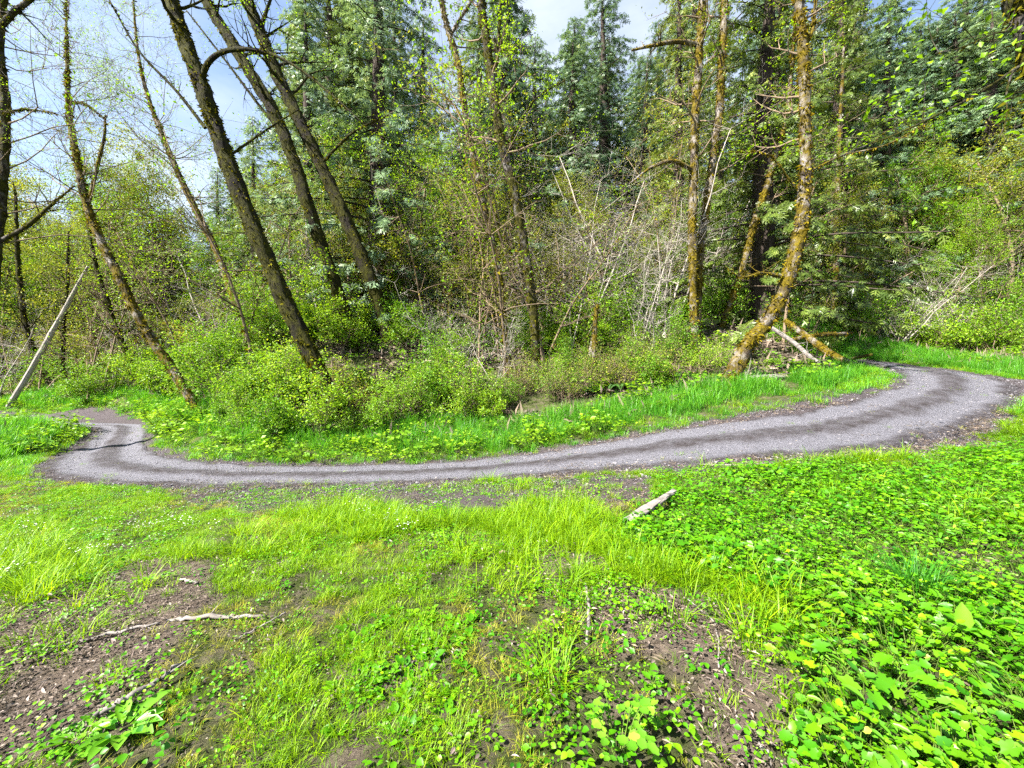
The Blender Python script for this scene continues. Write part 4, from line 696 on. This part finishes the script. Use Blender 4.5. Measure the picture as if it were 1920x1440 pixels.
P, rot, e_, s_, rng = field(2600, -2, 2, .9, 4.5, 5, lambda x, y, e_, s_: inpoly(x, y, YOUNG) * .55 + .015 * nearside(x, y, e_, s_)); scatter('dock_seedlings', YD, P, rot, rng.uniform(.6, 1.25, len(P)), rng.randint(0, 2, len(P)), 'yellow-green oval-leaved seedlings clustered in the middle of the lawn')
# far-side low cover and forest floor
FC = [herb(251, 26, .22, .20, .065, LOBE, 'bush', .8, .4), herb(252, 30, .25, .14, .055, SERR, 'bush', .8, .4), herb(253, 22, .22, .34, .07, LOBE, 'bush', .8, .45)]
P, rot, e_, s_, rng = field(15000, -34, 38, 8.6, 34, 6, lambda x, y, e_, s_: ((s_ < 0) | (y > 11)) * (e_ > .15) * np.where(e_ < 1.2, .9 * (x < 3), np.clip(.42 + .5 * fbm(x, y, .5), .05, .9))); scatter('forest_undergrowth', FC, P, rot, rng.uniform(.7, 1.6, len(P)), rng.randint(0, 3, len(P)), 'low leafy undergrowth covering the forest floor and bank')
# leaf litter, straw, pebbles, flowers
def litterpiece(seed, n_, mat, tm, ls, wd):
    rng = rs(seed); b_ = MB(); p_ = np.column_stack([rng.normal(0, .09, (n_, 2)), rng.uniform(.002, .022, n_)]); b_.leaves(tm, p_, rng.normal(0, 1, (n_, 3)) * [1, 1, .22], rng.normal(0, .35, (n_, 3)) + [0, 0, 1], ls * rng.uniform(.5, 1.4, n_), ls * wd * rng.uniform(.6, 1.3, n_), rng.uniform(0, 1, n_)); return b_.mesh('litter', M[mat], False)
LT = [litterpiece(261, 20, 'litter', OVAL, .025, .45), litterpiece(262, 26, 'litter', DIA, .021, .45), litterpiece(263, 30, 'straw', DIA, .045, .045), litterpiece(264, 24, 'litter', DIA, .018, .6)]
P, rot, e_, s_, rng = field(26000, -12, 12, .9, 9.3, 7, lambda x, y, e_, s_: nearside(x, y, e_, s_) * (e_ > 0) * 1.0 * np.where(bare_amt(x, y) > .5, np.where(inpoly(x, y, BARE[5]), .6, .97), .10) + (e_ <= 0) * (e_ > -3) * np.where(e_ > -.35, .55, np.clip(fbm(x, y, 1.1) * .3, 0, .3))); drypatch = P[:, 0] > .2; idx = np.where(drypatch & (rng.uniform(0, 1, len(P)) < .5), 2, rng.choice([0, 1, 3], len(P))); scatter('leaf_litter', LT, P, rot, rng.uniform(.7, 1.3, len(P)), idx, 'brown dead leaves and straw lying on the bare soil patches')
P, rot, e_, s_, rng = field(9000, -26, 34, 9, 26, 8, lambda x, y, e_, s_: ((s_ < 0) | (y > 10)) * (e_ > 1.6) * .8); scatter('forest_litter', [litterpiece(265, 20, 'straw', DIA, .22, .06), litterpiece(266, 18, 'litter', DIA, .12, .5)], P, rot, rng.uniform(.9, 2.0, len(P)), rng.randint(0, 2, len(P)), 'brown sticks and dead leaves littering the forest floor')
def pebble(seed):
    rng = rs(seed); b_ = MB(); v_ = np.array([[1, 0, 0], [-1, 0, 0], [0, 1, 0], [0, -1, 0], [0, 0, .6], [0, 0, -.6], [.7, .7, .2], [-.6, .6, .25]]) * rng.uniform(.7, 1.2, (8, 1)) + rng.normal(0, .08, (8, 3)); b_.add(v_, [[0, 6, 4], [6, 2, 4], [2, 7, 4], [7, 1, 4], [1, 3, 4], [3, 0, 4], [6, 0, 5], [2, 6, 5], [7, 2, 5], [1, 7, 5], [3, 1, 5], [0, 3, 5]], rng.uniform(.1, .9)); return b_.mesh('pebble', M['stone'], False)
P, rot, e_, s_, rng = field(120000, -15, 18, 5.5, 17, 9, lambda x, y, e_, s_: np.where(e_ < -.02, np.where(e_ > -.4, .7, .28), np.where((e_ < .5), .5, 0) + np.where(inpoly(x, y, BARE[5]), .4, 0)), .012); scatter('gravel', [pebble(271 + k) for k in range(6)], P, rot * [3, 3, 1], .0095 * rng.lognormal(0, .5, len(P)), rng.randint(0, 6, len(P)), 'loose grey gravel stones scattered over the track and its edges')
def flowers():
    rng = rs(281); b_ = MB()
    for k in range(5):
        t_ = np.array([rng.normal(0, .06), rng.normal(0, .06), rng.uniform(.08, .15)]); b_.tube(np.array([t_ * [.6, .6, 0], t_]), .0012, 3, .5, 1, cap=False)
        for j in range(5): a_ = j * 1.257; b_.leaves(DIA, t_[None], np.array([[math.cos(a_), math.sin(a_), .2]]), np.array([[0, 0, 1.0]]), .008, .007, .5)
    return b_.mesh('flower', [M['flower'], M['stem']])
P, rot, e_, s_, rng = field(5000, -9, 1, .9, 8, 10, lambda x, y, e_, s_: nearside(x, y, e_, s_) * (e_ > .3) * (bare_amt(x, y) < .5) * np.clip(fbm(x + 3, y + 8, 1.1) * .5 - .05, 0, .15) * (x < -1)); scatter('tiny_white_flowers', [flowers()], P, rot, rng.uniform(.7, 1.3, len(P)), np.zeros(len(P)), 'tiny white flowers dotted through the lawn grass')
# ---------------------------------------------------------------- single foreground plants
def put_plant(name, parts, px, py, sc, label, cat, rz=0.0):
    P = ground_at(px, py); P[2] -= .005; return plant(name, parts, P, rz, sc, label, cat)
def leafparts(seed, nl, ls, tmpl, matname, wd, up_, part='leaf', tri=False, rad=.0, h=.0):
    rng = rs(seed); out = []
    for k in range(nl):
        b_ = MB(); a_ = k * 2.4 + rng.normal(0, .3); e_ = rng.uniform(.3, 1.1) * up_; s_ = ls * rng.uniform(.65, 1.15)
        if tri:
            q_ = np.array([math.cos(a_) * rad * math.sqrt(rng.uniform(.05, 1)), math.sin(a_) * rad * math.sqrt(rng.uniform(.05, 1)), h * rng.uniform(.5, 1.1)]); b_.tube(np.array([q_ * [.25, .25, 0], q_ * [.7, .7, .75], q_]), [.003, .0025, .002], 4, .5, 1)
            for j, da in enumerate((0, 1.75, -1.75)): dd = np.array([[math.cos(a_ + da), math.sin(a_ + da), rng.uniform(-.35, .2)]]); b_.leaves(OVAL if j < 0 else SERR, q_[None], dd, np.array([[rng.normal(0, .2), rng.normal(0, .2), 1]]), s_ * (1 if j == 0 else .85), s_ * wd, np.clip(rng.normal(.5, .25, 1), 0, 1))
        else:
            d = np.array([[math.cos(a_), math.sin(a_), e_]]); st = d * .3 * s_; b_.tube(np.vstack([[0, 0, -.01], st[0] * .6, st[0]]), .004, 4, .5, 1); b_.leaves(tmpl, st, d, np.array([[-math.cos(a_) * e_, -math.sin(a_) * e_, 1]]) + rng.normal(0, .12, (1, 3)), s_, s_ * wd, np.clip(rng.normal(.45, .25, 1), 0, 1))
        out.append((part, b_.mesh(part, [M[matname], M['stem']])))
    return out
put_plant('bramble_plant', leafparts(301, 17, .052, SERR, 'dock', .62, .5, 'leaf', True, .17, .17), 1160, 1410, 1.0, 'bramble with serrated three-part leaves rising from the lawn grass', 'plant')
put_plant('bramble_plant', leafparts(302, 9, .045, SERR, 'dock', .62, .5, 'leaf', True, .11, .11), 1215, 1150, .9, 'small bramble sprig at the edge of the dry straw patch', 'plant')
put_plant('dock_plant', leafparts(303, 22, .12, LONGL, 'dock', .42, .35), 230, 1370, 1.15, 'dock plant with broad leaves under the stout lichened stick', 'plant')
put_plant('dock_plant', leafparts(304, 18, .11, LONGL, 'dock', .42, .35), 150, 1385, 1.0, 'spreading dock plant at the dark soil beside the stout lichened stick', 'plant')
put_plant('dock_plant', leafparts(305, 13, .085, LONGL, 'dock', .45, .3), 285, 1215, 1.0, 'low dock rosette just below the pale knobbly stick', 'plant')
put_plant('dock_plant', leafparts(306, 9, .085, OVAL, 'dock', .6, .7), 850, 1372, 1.0, 'upright oval-leaved dock among the yellow-green seedlings', 'plant')
put_plant('dock_plant', leafparts(307, 10, .065, OVAL, 'dock', .6, .6), 1085, 1120, 1.0, 'small leafy clump beside the short pale stick', 'plant')
b_ = MB(); b_.leaves(LONGL, np.array([[0, 0, .12]]), np.array([[.05, .1, 1.0]]), np.array([[-.75, -1, .15]]), .16, .075, .45); b2 = MB(); b2.tube(np.array([[0, 0, -.02], [0, -.005, .06], [0, 0, .13]]), [.006, .005, .004], 5, .6)
put_plant('upright_dock_leaf', [('leaf', b_.mesh('leaf', M['dock'])), ('stalk', b2.mesh('stalk', M['stem']))], 1805, 1225, 1.0, 'single broad pale leaf standing upright among the lobed leaves', 'plant')
TUS = [('blades', grassclump(311, 220, .07, .24, .005, .8, 'tall', .35))]
put_plant('grass_tussock', TUS, 1725, 1120, 1.5, 'dark green grass tussock rising from the leafy carpet', 'grass tuft')
TUS2 = [('blades', grassclump(312, 120, .10, .24, .0055, 1.0, 'grass', .7))]
put_plant('grass_tussock', TUS2, 1030, 1290, 1.1, 'long-bladed grass tuft in the middle of the dry lawn', 'grass tuft'); put_plant('grass_tussock', TUS2, 850, 985, 1.3, 'bushy grass tuft at the corner of the dark gravel', 'grass tuft', 2.0); put_plant('grass_tussock', TUS2, 60, 1130, 1.2, 'grass tuft bordering the upper side of the bare soil patch', 'grass tuft', 1.0)
